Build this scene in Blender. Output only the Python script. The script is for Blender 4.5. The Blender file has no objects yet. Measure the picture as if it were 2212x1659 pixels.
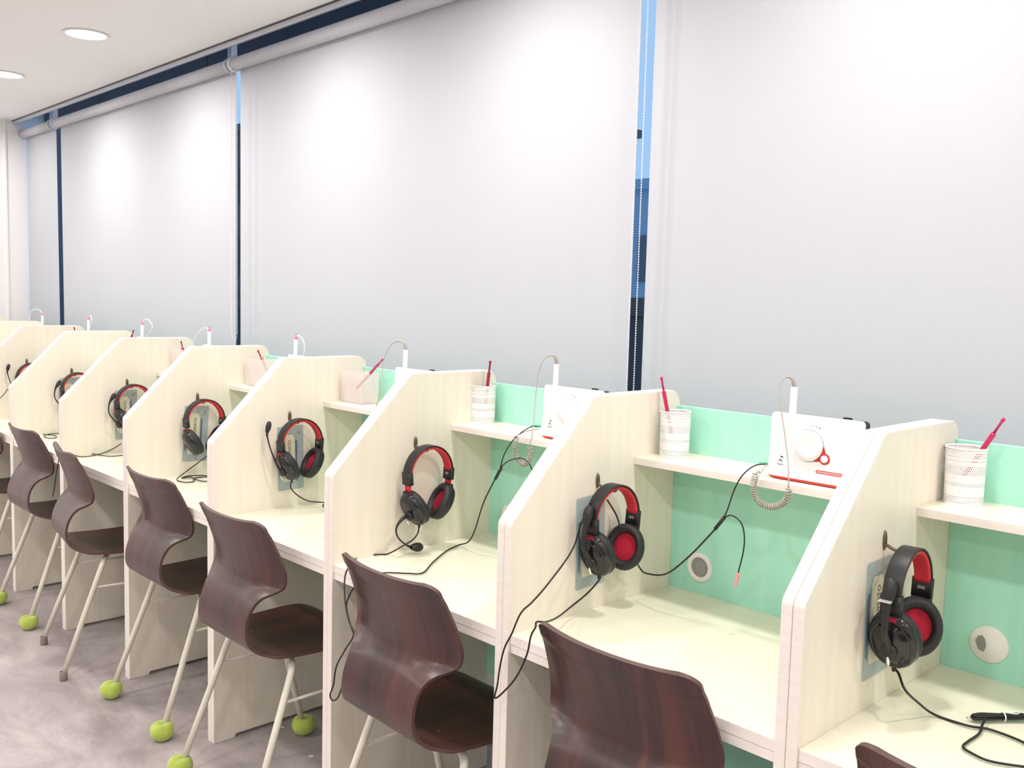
import bpy, bmesh, math, random
from mathutils import Vector, Matrix
random.seed(7)
S = bpy.context.scene
C = S.collection
PI = math.pi

# ---------------------------------------------------------------- camera
cam_d = bpy.data.cameras.new('camera')
cam = bpy.data.objects.new('camera', cam_d)
C.objects.link(cam)
S.camera = cam
YAW, PIT, ROL = 0.8055, -0.0912, 0.0261
cam_d.sensor_width = 36.0
cam_d.lens = 2045.75 / 2212 * 36.0
cam_d.clip_start = 0.02
cam_d.clip_end = 300
fw = Vector((-math.sin(YAW) * math.cos(PIT), math.cos(YAW) * math.cos(PIT), math.sin(PIT)))
rt = Vector((math.cos(YAW), math.sin(YAW), 0))
up = rt.cross(fw)
rt2 = rt * math.cos(ROL) + up * math.sin(ROL)
up2 = up * math.cos(ROL) - rt * math.sin(ROL)
m = Matrix((rt2, up2, -fw)).transposed().to_4x4()
m.translation = Vector((0.7441, -1.3474, 1.4457))
cam.matrix_world = m

# ---------------------------------------------------------------- world, view
W = bpy.data.worlds.new('world')
S.world = W
W.use_nodes = True
W.node_tree.nodes['Background'].inputs[0].default_value = (0.42, 0.66, 1.0, 1)
W.node_tree.nodes['Background'].inputs[1].default_value = 1.0
S.view_settings.view_transform = 'Standard'
S.view_settings.look = 'None'
S.view_settings.gamma = 1
S.view_settings.exposure = 0.0
S.view_settings.use_curve_mapping = False
LAMP_W = 5.1            # watts of each ceiling downlight

# ---------------------------------------------------------------- materials
def new_mat(name):
    mt = bpy.data.materials.new(name)
    mt.use_nodes = True
    nt = mt.node_tree
    return mt, nt, nt.nodes['Principled BSDF']
def N(nt, kind, **kw):
    n = nt.nodes.new(kind)
    for k, v in kw.items():
        if k.startswith('_'):
            setattr(n, k[1:], v)
        else:
            n.inputs[k.replace('__', ' ')].default_value = v
    return n
def plain(name, col, rough=0.5, metal=0.0, coat=0.0, bump=0.0, bscale=200, var=0.03, vscale=8, trans=0.0, alpha=1.0, ior=1.45):
    mt, nt, b = new_mat(name)
    tc = N(nt, 'ShaderNodeTexCoord')
    nz = N(nt, 'ShaderNodeTexNoise', Scale=vscale, Detail=3.0)
    nt.links.new(tc.outputs['Object'], nz.inputs['Vector'])
    mx = N(nt, 'ShaderNodeMix', _data_type='RGBA')
    mx.inputs[6].default_value = (*[c * (1 - var) for c in col], 1)
    mx.inputs[7].default_value = (*[min(1, c * (1 + var)) for c in col], 1)
    nt.links.new(nz.outputs['Fac'], mx.inputs[0])
    nt.links.new(mx.outputs[2], b.inputs['Base Color'])
    b.inputs['Roughness'].default_value = rough
    b.inputs['Metallic'].default_value = metal
    b.inputs['Coat Weight'].default_value = coat
    b.inputs['Coat Roughness'].default_value = 0.12
    b.inputs['Transmission Weight'].default_value = trans
    b.inputs['Alpha'].default_value = alpha
    b.inputs['IOR'].default_value = ior
    if bump:
        n2 = N(nt, 'ShaderNodeTexNoise', Scale=bscale, Detail=4.0)
        nt.links.new(tc.outputs['Object'], n2.inputs['Vector'])
        bp = N(nt, 'ShaderNodeBump', Strength=bump, Distance=0.002)
        nt.links.new(n2.outputs['Fac'], bp.inputs['Height'])
        nt.links.new(bp.outputs['Normal'], b.inputs['Normal'])
    return mt
def streaked(name, c1, c2, scale, rough, coat=0.0, detail=3.0):
    """laminate with a faint stretched grain"""
    mt, nt, b = new_mat(name)
    tc = N(nt, 'ShaderNodeTexCoord')
    mp = N(nt, 'ShaderNodeMapping')
    mp.inputs['Scale'].default_value = scale
    nz = N(nt, 'ShaderNodeTexNoise', Scale=1.0, Detail=detail)
    cr = N(nt, 'ShaderNodeValToRGB')
    cr.color_ramp.elements[0].position = 0.35
    cr.color_ramp.elements[1].position = 0.65
    cr.color_ramp.elements[0].color = (*c1, 1)
    cr.color_ramp.elements[1].color = (*c2, 1)
    nt.links.new(tc.outputs['Object'], mp.inputs['Vector'])
    nt.links.new(mp.outputs[0], nz.inputs['Vector'])
    nt.links.new(nz.outputs['Fac'], cr.inputs['Fac'])
    nt.links.new(cr.outputs[0], b.inputs['Base Color'])
    b.inputs['Roughness'].default_value = rough
    b.inputs['Coat Weight'].default_value = coat
    return mt
M = {}
M['panel'] = streaked('ivory_laminate_panel', (.84, .775, .665), (.875, .815, .71), (1, 60, 1.5), .33)
M['desk'] = streaked('ivory_laminate_desk', (.82, .79, .64), (.85, .82, .67), (1.5, 60, 60), .30)
M['edge'] = streaked('edge_banding', (.86, .79, .73), (.90, .84, .78), (2, 2, 80), .4)
M['mint'] = streaked('mint_laminate', (.38, .79, .625), (.42, .82, .66), (40, 1, 1.5), .35)
M['blind'] = plain('blind_fabric', (.545, .565, .615), .75, bump=.08, bscale=900, var=.01)
M['wall'] = plain('white_wallpaper', (.92, .90, .90), .8, bump=.1, bscale=300, var=.01)
M['ceiling'] = plain('ceiling_board', (.90, .88, .875), .9, bump=.05, bscale=80, var=.01)
M['alu'] = plain('aluminium', (.58, .60, .65), .38, metal=.55, var=.02)
M['grooveshade'] = plain('groove_shade', (.10, .11, .13), .4, metal=.4)
M['header'] = plain('dark_header_panel', (.035, .045, .065), .25, coat=.4)
M['greyframe'] = plain('grey_window_frame', (.16, .18, .20), .45, metal=.2)
M['roller'] = plain('roller_tube', (.55, .56, .61), .5)
M['whiteplastic'] = plain('white_plastic', (.86, .85, .86), .35, var=.01)
M['whitegloss'] = plain('white_gloss_front', (.88, .87, .88), .18, coat=.3, var=.005)
M['red'] = plain('red_plastic', (.55, .035, .03), .35)
M['redlining'] = plain('red_headband_lining', (.62, .03, .045), .6, bump=.2, bscale=600)
M['redfoam'] = plain('red_speaker_cloth', (.42, .008, .03), .8, bump=.4, bscale=900, var=.15, vscale=400)
M['black'] = plain('black_matte_plastic', (.018, .018, .02), .45)
M['blackgloss'] = plain('black_gloss_plastic', (.012, .012, .015), .2, coat=.25)
M['blackpad'] = plain('black_leatherette', (.02, .02, .023), .5, bump=.3, bscale=500)
M['cable'] = plain('black_cable', (.012, .012, .012), .4)
M['greycable'] = plain('grey_cable', (.42, .38, .34), .5)
M['whitecable'] = plain('white_cable', (.85, .83, .83), .4)
M['bronze'] = plain('bronze_hook', (.17, .15, .10), .35, metal=.7, var=.1)
M['leg'] = plain('cream_enamel', (.72, .68, .58), .35, coat=.2, var=.03, vscale=20)
M['cap'] = plain('grey_rubber_cap', (.24, .20, .18), .7)
M['steel'] = plain('steel_rivet', (.7, .7, .7), .3, metal=.9)
M['pen'] = plain('magenta_pen', (.55, .01, .12), .2, coat=.5)
M['pendark'] = plain('crimson_pen', (.33, .008, .04), .2, coat=.4)
M['pinkplug'] = plain('pink_plug', (.80, .32, .33), .35)
M['greenplug'] = plain('green_plug', (.12, .55, .30), .35)
M['pinktip'] = plain('pink_pen_end', (.85, .22, .45), .3)
M['acrylic'] = plain('pink_tinted_acrylic', (.95, .84, .84), .12, alpha=.34, var=.01)
M['pocket'] = plain('blue_tinted_pocket', (.50, .62, .66), .2, coat=.3, var=.2, vscale=30, alpha=.42)
M['ivorycard'] = plain('ivory_card', (.76, .72, .56), .5)
M['bluebar'] = plain('blue_print', (.10, .18, .28), .5)
M['ink'] = plain('dark_ink', (.06, .05, .03), .5)
M['blackink'] = plain('black_ink', (.01, .01, .012), .5)
M['greyink'] = plain('grey_ink', (.25, .25, .26), .5)
M['ringwhite'] = plain('white_grommet', (.85, .85, .82), .35)
M['greyinside'] = plain('grommet_inside', (.28, .29, .27), .6)
M['silver'] = plain('silver_badge', (.35, .36, .37), .35, metal=.6)
M['brightsilver'] = plain('silver_strip', (.85, .85, .86), .2, metal=.6)
M['jack'] = plain('metal_jack', (.6, .6, .58), .25, metal=1.)
M['twist'] = plain('white_twist_tie', (.8, .8, .8), .3)
M['slate'] = plain('slate_facade', (.085, .09, .12), .8, var=.1, vscale=.3)
M['slatelight'] = plain('pale_facade', (.22, .33, .45), .8, var=.1, vscale=.3)
M['navy'] = plain('navy_facade', (.085, .09, .12), .8, var=.1, vscale=.3)
M['darkglass'] = plain('dark_panes', (.07, .085, .11), .6)
M['scuff'] = plain('paper_scrap', (.8, .78, .76), .8)

# window glass
mt, nt, b = new_mat('window_glass')
nt.nodes.remove(b)
tr_ = N(nt, 'ShaderNodeBsdfTransparent')
tr_.inputs[0].default_value = (.97, .985, 1, 1)
gl_ = N(nt, 'ShaderNodeBsdfGlossy', Roughness=.01)
ms_ = N(nt, 'ShaderNodeMixShader')
ms_.inputs[0].default_value = .05
nt.links.new(tr_.outputs[0], ms_.inputs[1])
nt.links.new(gl_.outputs[0], ms_.inputs[2])
nt.links.new(ms_.outputs[0], nt.nodes['Material Output'].inputs['Surface'])
M['glass'] = mt
# tennis ball felt with pale seam
mt, nt, b = new_mat('tennis_felt')
tc = N(nt, 'ShaderNodeTexCoord')
nz = N(nt, 'ShaderNodeTexNoise', Scale=500.0, Detail=4.0)
nz2 = N(nt, 'ShaderNodeTexNoise', Scale=25.0, Detail=3.0)
cr = N(nt, 'ShaderNodeValToRGB')
cr.color_ramp.elements[0].position, cr.color_ramp.elements[1].position = .3, .7
cr.color_ramp.elements[0].color = (.40, .52, .07, 1)
cr.color_ramp.elements[1].color = (.52, .64, .13, 1)
nt.links.new(tc.outputs['Object'], nz.inputs['Vector'])
nt.links.new(tc.outputs['Object'], nz2.inputs['Vector'])
nt.links.new(nz2.outputs['Fac'], cr.inputs['Fac'])
nt.links.new(cr.outputs[0], b.inputs['Base Color'])
bp = N(nt, 'ShaderNodeBump', Strength=.5, Distance=.001)
nt.links.new(nz.outputs['Fac'], bp.inputs['Height'])
nt.links.new(bp.outputs['Normal'], b.inputs['Normal'])
b.inputs['Roughness'].default_value = .9
b.inputs['Sheen Weight'].default_value = .4
M['felt'] = mt
# floor vinyl: mottled mauve grey
mt, nt, b = new_mat('mottled_vinyl')
tc = N(nt, 'ShaderNodeTexCoord')
mp = N(nt, 'ShaderNodeMapping')
mp.inputs['Scale'].default_value = (1.4, 3.2, 1)
mp.inputs['Rotation'].default_value = (0, 0, .5)
nz = N(nt, 'ShaderNodeTexNoise', Scale=1.6, Detail=8.0, Roughness=.62, Distortion=.6)
nf = N(nt, 'ShaderNodeTexNoise', Scale=90.0, Detail=3.0)
cr = N(nt, 'ShaderNodeValToRGB')
e = cr.color_ramp.elements
e[0].position, e[1].position = .30, .72
e[0].color = (.30, .26, .265, 1)
e[1].color = (.62, .54, .54, 1)
x = cr.color_ramp.elements.new(.5)
x.color = (.45, .39, .395, 1)
mx = N(nt, 'ShaderNodeMix', _data_type='RGBA', _blend_type='MULTIPLY')
mx.inputs[0].default_value = .25
nt.links.new(tc.outputs['Object'], mp.inputs['Vector'])
nt.links.new(mp.outputs[0], nz.inputs['Vector'])
nt.links.new(tc.outputs['Object'], nf.inputs['Vector'])
nt.links.new(nz.outputs['Fac'], cr.inputs['Fac'])
nt.links.new(cr.outputs[0], mx.inputs[6])
nt.links.new(nf.outputs['Fac'], mx.inputs[7])
nt.links.new(mx.outputs[2], b.inputs['Base Color'])
b.inputs['Roughness'].default_value = .5
M['floor'] = mt
# rosewood veneer on the chair shells, grain follows the UV (u across, v along)
mt, nt, b = new_mat('rosewood_veneer')
uv = N(nt, 'ShaderNodeUVMap')
oi = N(nt, 'ShaderNodeObjectInfo')
ad = N(nt, 'ShaderNodeVectorMath', _operation='MULTIPLY_ADD')
ad.inputs[1].default_value = (1, 1, 1)
cmb = N(nt, 'ShaderNodeCombineXYZ')
mul = N(nt, 'ShaderNodeMath', _operation='MULTIPLY')
mul.inputs[1].default_value = 37.0
nt.links.new(oi.outputs['Random'], mul.inputs[0])
nt.links.new(mul.outputs[0], cmb.inputs[0])
nt.links.new(mul.outputs[0], cmb.inputs[1])
nt.links.new(uv.outputs[0], ad.inputs[0])
nt.links.new(cmb.outputs[0], ad.inputs[2])
mp = N(nt, 'ShaderNodeMapping')
mp.inputs['Scale'].default_value = (11, 1.3, 1)
nz = N(nt, 'ShaderNodeTexNoise', Scale=.8, Detail=6.0, Roughness=.6, Distortion=1.6)
mp2 = N(nt, 'ShaderNodeMapping')
mp2.inputs['Scale'].default_value = (160, 5, 1)
nz2 = N(nt, 'ShaderNodeTexNoise', Scale=1.0, Detail=3.0)
cr = N(nt, 'ShaderNodeValToRGB')
e = cr.color_ramp.elements
e[0].position, e[1].position = .30, .74
e[0].color = (.020, .0065, .007, 1)
e[1].color = (.17, .042, .030, 1)
x = e.new(.5)
x.color = (.068, .019, .017, 1)
mx = N(nt, 'ShaderNodeMix', _data_type='RGBA', _blend_type='MULTIPLY')
mx.inputs[0].default_value = .6
for a, c in ((ad.outputs[0], mp.inputs['Vector']), (ad.outputs[0], mp2.inputs['Vector']), (mp.outputs[0], nz.inputs['Vector']),
             (mp2.outputs[0], nz2.inputs['Vector']), (nz.outputs['Fac'], cr.inputs['Fac']), (cr.outputs[0], mx.inputs[6]),
             (nz2.outputs['Fac'], mx.inputs[7]), (mx.outputs[2], b.inputs['Base Color'])):
    nt.links.new(a, c)
b.inputs['Roughness'].default_value = .38
b.inputs['Coat Weight'].default_value = .35
b.inputs['Coat Roughness'].default_value = .2
M['wood'] = mt
M['woodedge'] = plain('veneer_edge', (.085, .045, .038), .5)
# perforated white sheet: real holes by a procedural mask in UV
mt, nt, b = new_mat('perforated_white_metal')
uv = N(nt, 'ShaderNodeUVMap')
sp = N(nt, 'ShaderNodeSeparateXYZ')
nt.links.new(uv.outputs[0], sp.inputs[0])
def mth(op, a, bb=None, c=None):
    n = N(nt, 'ShaderNodeMath', _operation=op)
    for i, v in enumerate((a, bb, c)):
        if v is None:
            continue
        if isinstance(v, (int, float)):
            n.inputs[i].default_value = v
        else:
            nt.links.new(v, n.inputs[i])
    return n.outputs[0]
NU, NV = 62, 30
rowi = mth('FLOOR', mth('MULTIPLY', sp.outputs[1], NV))
shift = mth('MULTIPLY', mth('MODULO', rowi, 2.0), 0.5)
fu = mth('SUBTRACT', mth('FRACT', mth('ADD', mth('MULTIPLY', sp.outputs[0], NU), shift)), .5)
fv = mth('SUBTRACT', mth('FRACT', mth('MULTIPLY', sp.outputs[1], NV)), .5)
d = mth('SQRT', mth('ADD', mth('MULTIPLY', fu, fu), mth('MULTIPLY', fv, fv)))
hole = mth('LESS_THAN', d, .30)
cr = N(nt, 'ShaderNodeValToRGB')
cr.color_ramp.interpolation = 'CONSTANT'
bands = [(0, 0), (1 / 30, 1), (5 / 30, 0), (10 / 30, 1), (12 / 30, 0), (16 / 30, 1), (21 / 30, 0), (23 / 30, 1), (24 / 30, 0), (25 / 30, 1), (28 / 30, 0)]
el = cr.color_ramp.elements
el[0].position = 0
el[0].color = (0, 0, 0, 1)
el[1].position = bands[1][0]
el[1].color = (1, 1, 1, 1)
for p_, v_ in bands[2:]:
    q_ = el.new(p_)
    q_.color = (v_, v_, v_, 1)
nt.links.new(sp.outputs[1], cr.inputs['Fac'])
al = mth('SUBTRACT', 1.0, mth('MULTIPLY', hole, cr.outputs[0]))
nt.links.new(al, b.inputs['Alpha'])
b.inputs['Base Color'].default_value = (.86, .85, .86, 1)
b.inputs['Roughness'].default_value = .4
M['perf'] = mt
# glowing lens of the downlights
mt, nt, b = new_mat('lamp_lens')
b.inputs['Base Color'].default_value = (1, 1, 1, 1)
b.inputs['Emission Color'].default_value = (1, .97, .93, 1)
b.inputs['Emission Strength'].default_value = 4.0
M['lens'] = mt

# ---------------------------------------------------------------- mesh helpers
class MB:
    def __init__(s):
        s.v, s.f, s.m, s.sm, s.uv = [], [], [], [], {}
    def add(s, vs, fs, mat=0, smooth=False):
        o = len(s.v)
        s.v += [tuple(v) for v in vs]
        for f in fs:
            s.f.append(tuple(i + o for i in f))
            s.m.append(mat)
            s.sm.append(smooth)
        return o
    def box(s, a, b, mat=0, mats=None):
        x0, y0, z0 = a
        x1, y1, z1 = b
        vs = [(x0, y0, z0), (x1, y0, z0), (x1, y1, z0), (x0, y1, z0), (x0, y0, z1), (x1, y0, z1), (x1, y1, z1), (x0, y1, z1)]
        fs = [(0, 3, 2, 1), (4, 5, 6, 7), (0, 1, 5, 4), (2, 3, 7, 6), (1, 2, 6, 5), (3, 0, 4, 7)]  # -z +z -y +y +x -x
        s.add(vs, fs, mat)
        if mats:
            for i, mm in enumerate(mats):
                s.m[-6 + i] = mm
    def prism(s, pts, a, b, axis='x', mat=0, sidemat=None, smooth_side=False):
        """pts: outline in the two other axes (cyclic order), extruded from a to b along axis"""
        def P(t, u, v):
            return {'x': (t, u, v), 'y': (u, t, v), 'z': (u, v, t)}[axis]
        n = len(pts)
        vs = [P(a, *p) for p in pts] + [P(b, *p) for p in pts]
        s.add(vs, [tuple(range(n))[::-1], tuple(range(n, 2 * n))], mat)
        o = len(s.v) - 2 * n
        for i in range(n):
            j = (i + 1) % n
            s.f.append((o + i, o + j, o + n + j, o + n + i))
            s.m.append(mat if sidemat is None else sidemat)
            s.sm.append(smooth_side)
    def tube(s, pts, r, seg=8, mat=0, caps=True, closed=False):
        pts = [Vector(p) for p in pts]
        n = len(pts)
        rs = r if isinstance(r, (list, tuple)) else [r] * n
        tang = []
        for i in range(n):
            a = pts[(i - 1) % n] if (closed or i > 0) else pts[i]
            c = pts[(i + 1) % n] if (closed or i < n - 1) else pts[i]
            t = c - a
            tang.append(t.normalized() if t.length > 1e-9 else Vector((0, 0, 1)))
        ref = Vector((0, 0, 1)) if abs(tang[0].z) < .9 else Vector((1, 0, 0))
        u = tang[0].cross(ref).normalized()
        vs = []
        for i in range(n):
            u = (u - tang[i] * u.dot(tang[i]))
            u = u.normalized() if u.length > 1e-6 else tang[i].orthogonal().normalized()
            w = tang[i].cross(u)
            for k in range(seg):
                a = 2 * PI * k / seg
                vs.append(pts[i] + (u * math.cos(a) + w * math.sin(a)) * rs[i])
        fs = []
        for i in range(n if closed else n - 1):
            for k in range(seg):
                a, b = i * seg + k, i * seg + (k + 1) % seg
                j = (i + 1) % n
                fs.append((a, b, j * seg + (k + 1) % seg, j * seg + k))
        if caps and not closed:
            fs.append(tuple(range(seg))[::-1])
            fs.append(tuple(range((n - 1) * seg, n * seg)))
        s.add(vs, fs, mat, True)
        if caps and not closed:
            s.sm[-1] = s.sm[-2] = False
    def lathe(s, prof, o=(0, 0, 0), ax=(0, 0, 1), seg=32, mat=0, su=1., sv=1., uref=None, smooth=True, uv=False, cap=False):
        """prof: (r, h) list; su, sv stretch the two radial axes"""
        ax = Vector(ax).normalized()
        if uref is None:
            uref = Vector((1, 0, 0)) if abs(ax.x) < .9 else Vector((0, 1, 0))
        u = Vector(uref)
        u = (u - ax * u.dot(ax)).normalized()
        w = ax.cross(u)
        o = Vector(o)
        vs = []
        for r, h in prof:
            for k in range(seg):
                a = 2 * PI * k / seg
                vs.append(o + ax * h + u * (r * math.cos(a) * su) + w * (r * math.sin(a) * sv))
        fs = []
        f0 = len(s.f)
        for i in range(len(prof) - 1):
            for k in range(seg):
                a, b = i * seg + k, i * seg + (k + 1) % seg
                fs.append((a, b, b + seg, a + seg))
                if uv:
                    h0, h1 = uv(prof[i]), uv(prof[i + 1])
                    s.uv[f0 + len(fs) - 1] = [(k / seg, h0), ((k + 1) / seg, h0), ((k + 1) / seg, h1), (k / seg, h1)]
        s.add(vs, fs, mat, smooth)
        if cap:
            o_ = len(s.v) - len(vs)
            s.f += [tuple(o_ + k for k in range(seg))[::-1], tuple(o_ + (len(prof) - 1) * seg + k for k in range(seg))]
            s.m += [mat, mat]
            s.sm += [False, False]
    def ball(s, c, r, seg=16, rings=10, mat=0, sc=(1, 1, 1)):
        prof = [(max(1e-5, math.sin(PI * i / rings)) , -math.cos(PI * i / rings)) for i in range(rings + 1)]
        vs, fs = [], []
        for rr, h in prof:
            for k in range(seg):
                a = 2 * PI * k / seg
                vs.append((c[0] + r * sc[0] * rr * math.cos(a), c[1] + r * sc[1] * rr * math.sin(a), c[2] + r * sc[2] * h))
        for i in range(rings):
            for k in range(seg):
                a, b = i * seg + k, i * seg + (k + 1) % seg
                fs.append((a, b, b + seg, a + seg))
        s.add(vs, fs, mat, True)
    def obj(s, name, mats, parent=None, bevel=0, angle=40, segs=2):
        me = bpy.data.meshes.new(name)
        me.from_pydata(s.v, [], s.f)
        if not isinstance(mats, (list, tuple)):
            mats = [mats]
        for q in mats:
            me.materials.append(M[q] if isinstance(q, str) else q)
        for i, p in enumerate(me.polygons):
            p.material_index = s.m[i]
            p.use_smooth = s.sm[i]
        if s.uv:
            l = me.uv_layers.new(name='UVMap')
            for fi, co in s.uv.items():
                for j, li in enumerate(me.polygons[fi].loop_indices):
                    l.data[li].uv = co[j]
        me.update()
        o = bpy.data.objects.new(name, me)
        C.objects.link(o)
        o.parent = parent
        if bevel:
            md = o.modifiers.new('bevel', 'BEVEL')
            md.width = bevel
            md.segments = segs
            md.limit_method = 'ANGLE'
            md.angle_limit = math.radians(angle)
            md.harden_normals = False
        return o
def thing(name, label, cat, loc=(0, 0, 0), rz=0, group=None):
    o = bpy.data.objects.new(name, None)
    o.empty_display_size = .05
    C.objects.link(o)
    o.location = loc
    o.rotation_euler = (0, 0, rz)
    return tag(o, label, cat, group)
def tag(o, label, cat, group=None):
    o['label'] = label
    o['category'] = cat
    if group:
        o['group'] = group
    return o
def struct(o):
    o['kind'] = 'structure'
    return o
def copy_tree(src, parent=None):
    c = src.copy()
    C.objects.link(c)
    if parent:
        c.parent = parent
    for ch in list(src.children):
        copy_tree(ch, c)
    return c
def smooth_path(pts, n=6):
    """Catmull-Rom through the points"""
    p = [Vector(q) for q in pts]
    if len(p) < 3:
        return p
    out = []
    for i in range(len(p) - 1):
        a = p[i - 1] if i > 0 else p[i] * 2 - p[i + 1]
        b, c = p[i], p[i + 1]
        d_ = p[i + 2] if i + 2 < len(p) else c * 2 - b
        for k in range(n):
            t = k / n
            out.append(.5 * ((2 * b) + (c - a) * t + (2 * a - 5 * b + 4 * c - d_) * t * t + (3 * b - a - 3 * c + d_) * t ** 3))
    out.append(p[-1])
    return out
def rounded(pts, radii, seg=6):
    """round the corners of a polygon"""
    out = []
    n = len(pts)
    for i in range(n):
        p, r = Vector(pts[i]), radii[i]
        if r <= 0:
            out.append(tuple(p))
            continue
        a = (Vector(pts[i - 1]) - p).normalized()
        b = (Vector(pts[(i + 1) % n]) - p).normalized()
        half = math.acos(max(-1, min(1, a.dot(b)))) / 2
        t = r / math.tan(half)
        p0, p1 = p + a * t, p + b * t
        cen = p + (a + b).normalized() * (r / math.sin(half))
        v0, v1 = p0 - cen, p1 - cen
        ang = v0.angle(v1)
        for k in range(seg + 1):
            s_ = k / seg
            v = (v0 * math.sin((1 - s_) * ang) + v1 * math.sin(s_ * ang)) / math.sin(ang)
            out.append(tuple(cen + v))
    return out
def text_mesh(body, size, mat, parent, mw, name='lettering', ext=.0002):
    cu = bpy.data.curves.new(name, 'FONT')
    cu.body = body
    cu.size = size
    cu.extrude = ext
    cu.align_x = 'CENTER'
    cu.align_y = 'CENTER'
    to = bpy.data.objects.new('tmp_text', cu)
    C.objects.link(to)
    dg = bpy.context.evaluated_depsgraph_get()
    me = bpy.data.meshes.new_from_object(to.evaluated_get(dg))
    bpy.data.objects.remove(to)
    me.materials.clear()
    me.materials.append(M[mat])
    me.transform(mw)
    o = bpy.data.objects.new(name, me)
    C.objects.link(o)
    o.parent = parent
    return o

# ---------------------------------------------------------------- dimensions of the row
P = 0.67
T = 0.0206
H1, Y2, H2, YB = 0.974, 0.2517, 1.2294, 0.5698
ZD, YS, ZS, YG, ZG = 0.7373, 0.3967, 1.0784, 0.5562, 1.1914
CEIL = 2.515
XL, XR, YF, YW = -6.13, 3.2, -4.6, 0.85

# ---------------------------------------------------------------- the room
b = MB(); b.box((XL - .1, YF - .1, -.05), (XR + .1, YW + .1, 0)); struct(b.obj('floor', 'floor'))
b = MB(); b.box((XL - .1, YF - .1, CEIL), (XR + .1, .655, CEIL + .28)); b.box((XL - .1, .655, CEIL + .22), (XR + .1, YW + .1, CEIL + .28))
struct(b.obj('ceiling', 'ceiling'))
b = MB(); b.box((XL - .1, YF, 0), (XL, YW, CEIL + .22)); struct(b.obj('wall_left', 'wall'))
b = MB(); b.box((XR, YF, 0), (XR + .1, YW, CEIL)); struct(b.obj('wall_right', 'wall'))
b = MB(); b.box((XL, YF - .1, 0), (XR, YF, CEIL)); struct(b.obj('wall_front', 'wall'))
b = MB(); b.box((XL, YW - .03, 0), (XR, YW + .1, .93)); struct(b.obj('wall_back', 'wall'))
# thin moulding up the end wall
b = MB(); b.box((XL, .588, 0), (XL + .010, .606, CEIL)); struct(b.obj('trim_1', 'wall', bevel=.003))
# aluminium curtain-box rail along the ceiling edge
b = MB()
b.box((XL, .648, 2.490), (XR, .662, CEIL - .004))
struct(b.obj('trim_2', 'alu', bevel=.002))
b = MB(); b.box((XL, .642, CEIL - .004), (XR, .655, CEIL + .001)); struct(b.obj('groove_shade_strip', 'grooveshade'))  # dark strip standing in for the shadow in the ceiling-edge groove
# windows: big fixed lights above a transom, small sashes below
xs = [XL, -3.75, -1.06, 1.34, XR]
for i in range(4):
    x0, x1 = xs[i], xs[i + 1]
    b = MB()
    b.box((x0 + .002, YW - .02, 1.40), (x1 - .002, YW + .05, 1.455))      # transom
    b.box((x0 + .002, YW - .02, .93), (x1 - .002, YW + .05, .99))
    b.box((x0 + .002, YW - .005, 2.515), (x1 - .002, YW + .05, CEIL + .22), 1)
    b.box((x0 + .002, YW, .99), (x0 + .035, YW + .05, 1.40))
    b.box((x1 - .035, YW, .99), (x1 - .002, YW + .05, 1.40))
    b.box((x0 + .045, YW - .01, .995), (x0 + .085, YW + .04, 1.395))
    b.box((x1 - .085, YW - .01, .995), (x1 - .045, YW + .04, 1.395))
    w = struct(b.obj(f'window_{i + 1}', ['greyframe', 'header'], bevel=.002))
    g = MB(); g.box((x0 + .002, YW + .012, 1.455), (x1 - .002, YW + .018, 2.515)); g.box((x0 + .085, YW + .012, .99), (x1 - .085, YW + .018, 1.40))
    g.obj('pane', 'glass', w)

# ---------------------------------------------------------------- outside
def building(label, x0, x1, y0, y1, z1, mat, cols, rows):
    t = thing('office_building', label, 'building', ((x0 + x1) / 2, (y0 + y1) / 2, -12), 0)
    w, d_, h = (x1 - x0) / 2, (y1 - y0) / 2, z1 + 12
    b = MB(); b.box((-w, -d_, 0), (w, d_, h)); b.box((-w - .2, -d_ - .2, h), (w + .2, d_ + .2, h + .35)); b.obj('wall', mat, t)
    for r in range(rows):
        zc = h - 2.4 - r * 3.2
        for c in range(cols):
            xc = -w + (c + .5) * 2 * w / cols
            b = MB(); b.box((xc - w / cols * .7, -d_ - .08, zc - .8), (xc + w / cols * .7, -d_ - .01, zc + .8)); b.obj('window', 'darkglass', t)
        for c in range(2):
            yc = -d_ + (c + .5) * d_
            b = MB(); b.box((w + .01, yc - d_ * .3, zc - .8), (w + .08, yc + d_ * .3, zc + .8)); b.obj('window', 'darkglass', t)
    return t
building('blue-grey building seen through the gap between the two widest blinds', -25, -8, 25, 36, 5.3, 'slatelight', 8, 5)
building('slate building glimpsed through the narrow second gap of the blinds', -46, -26.5, 20, 32, 8.6, 'slate', 9, 6)
building('dark navy building glimpsed through the gap beside the leftmost blind', -120, -47, 9.5, 18, 20, 'navy', 10, 6)

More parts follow.
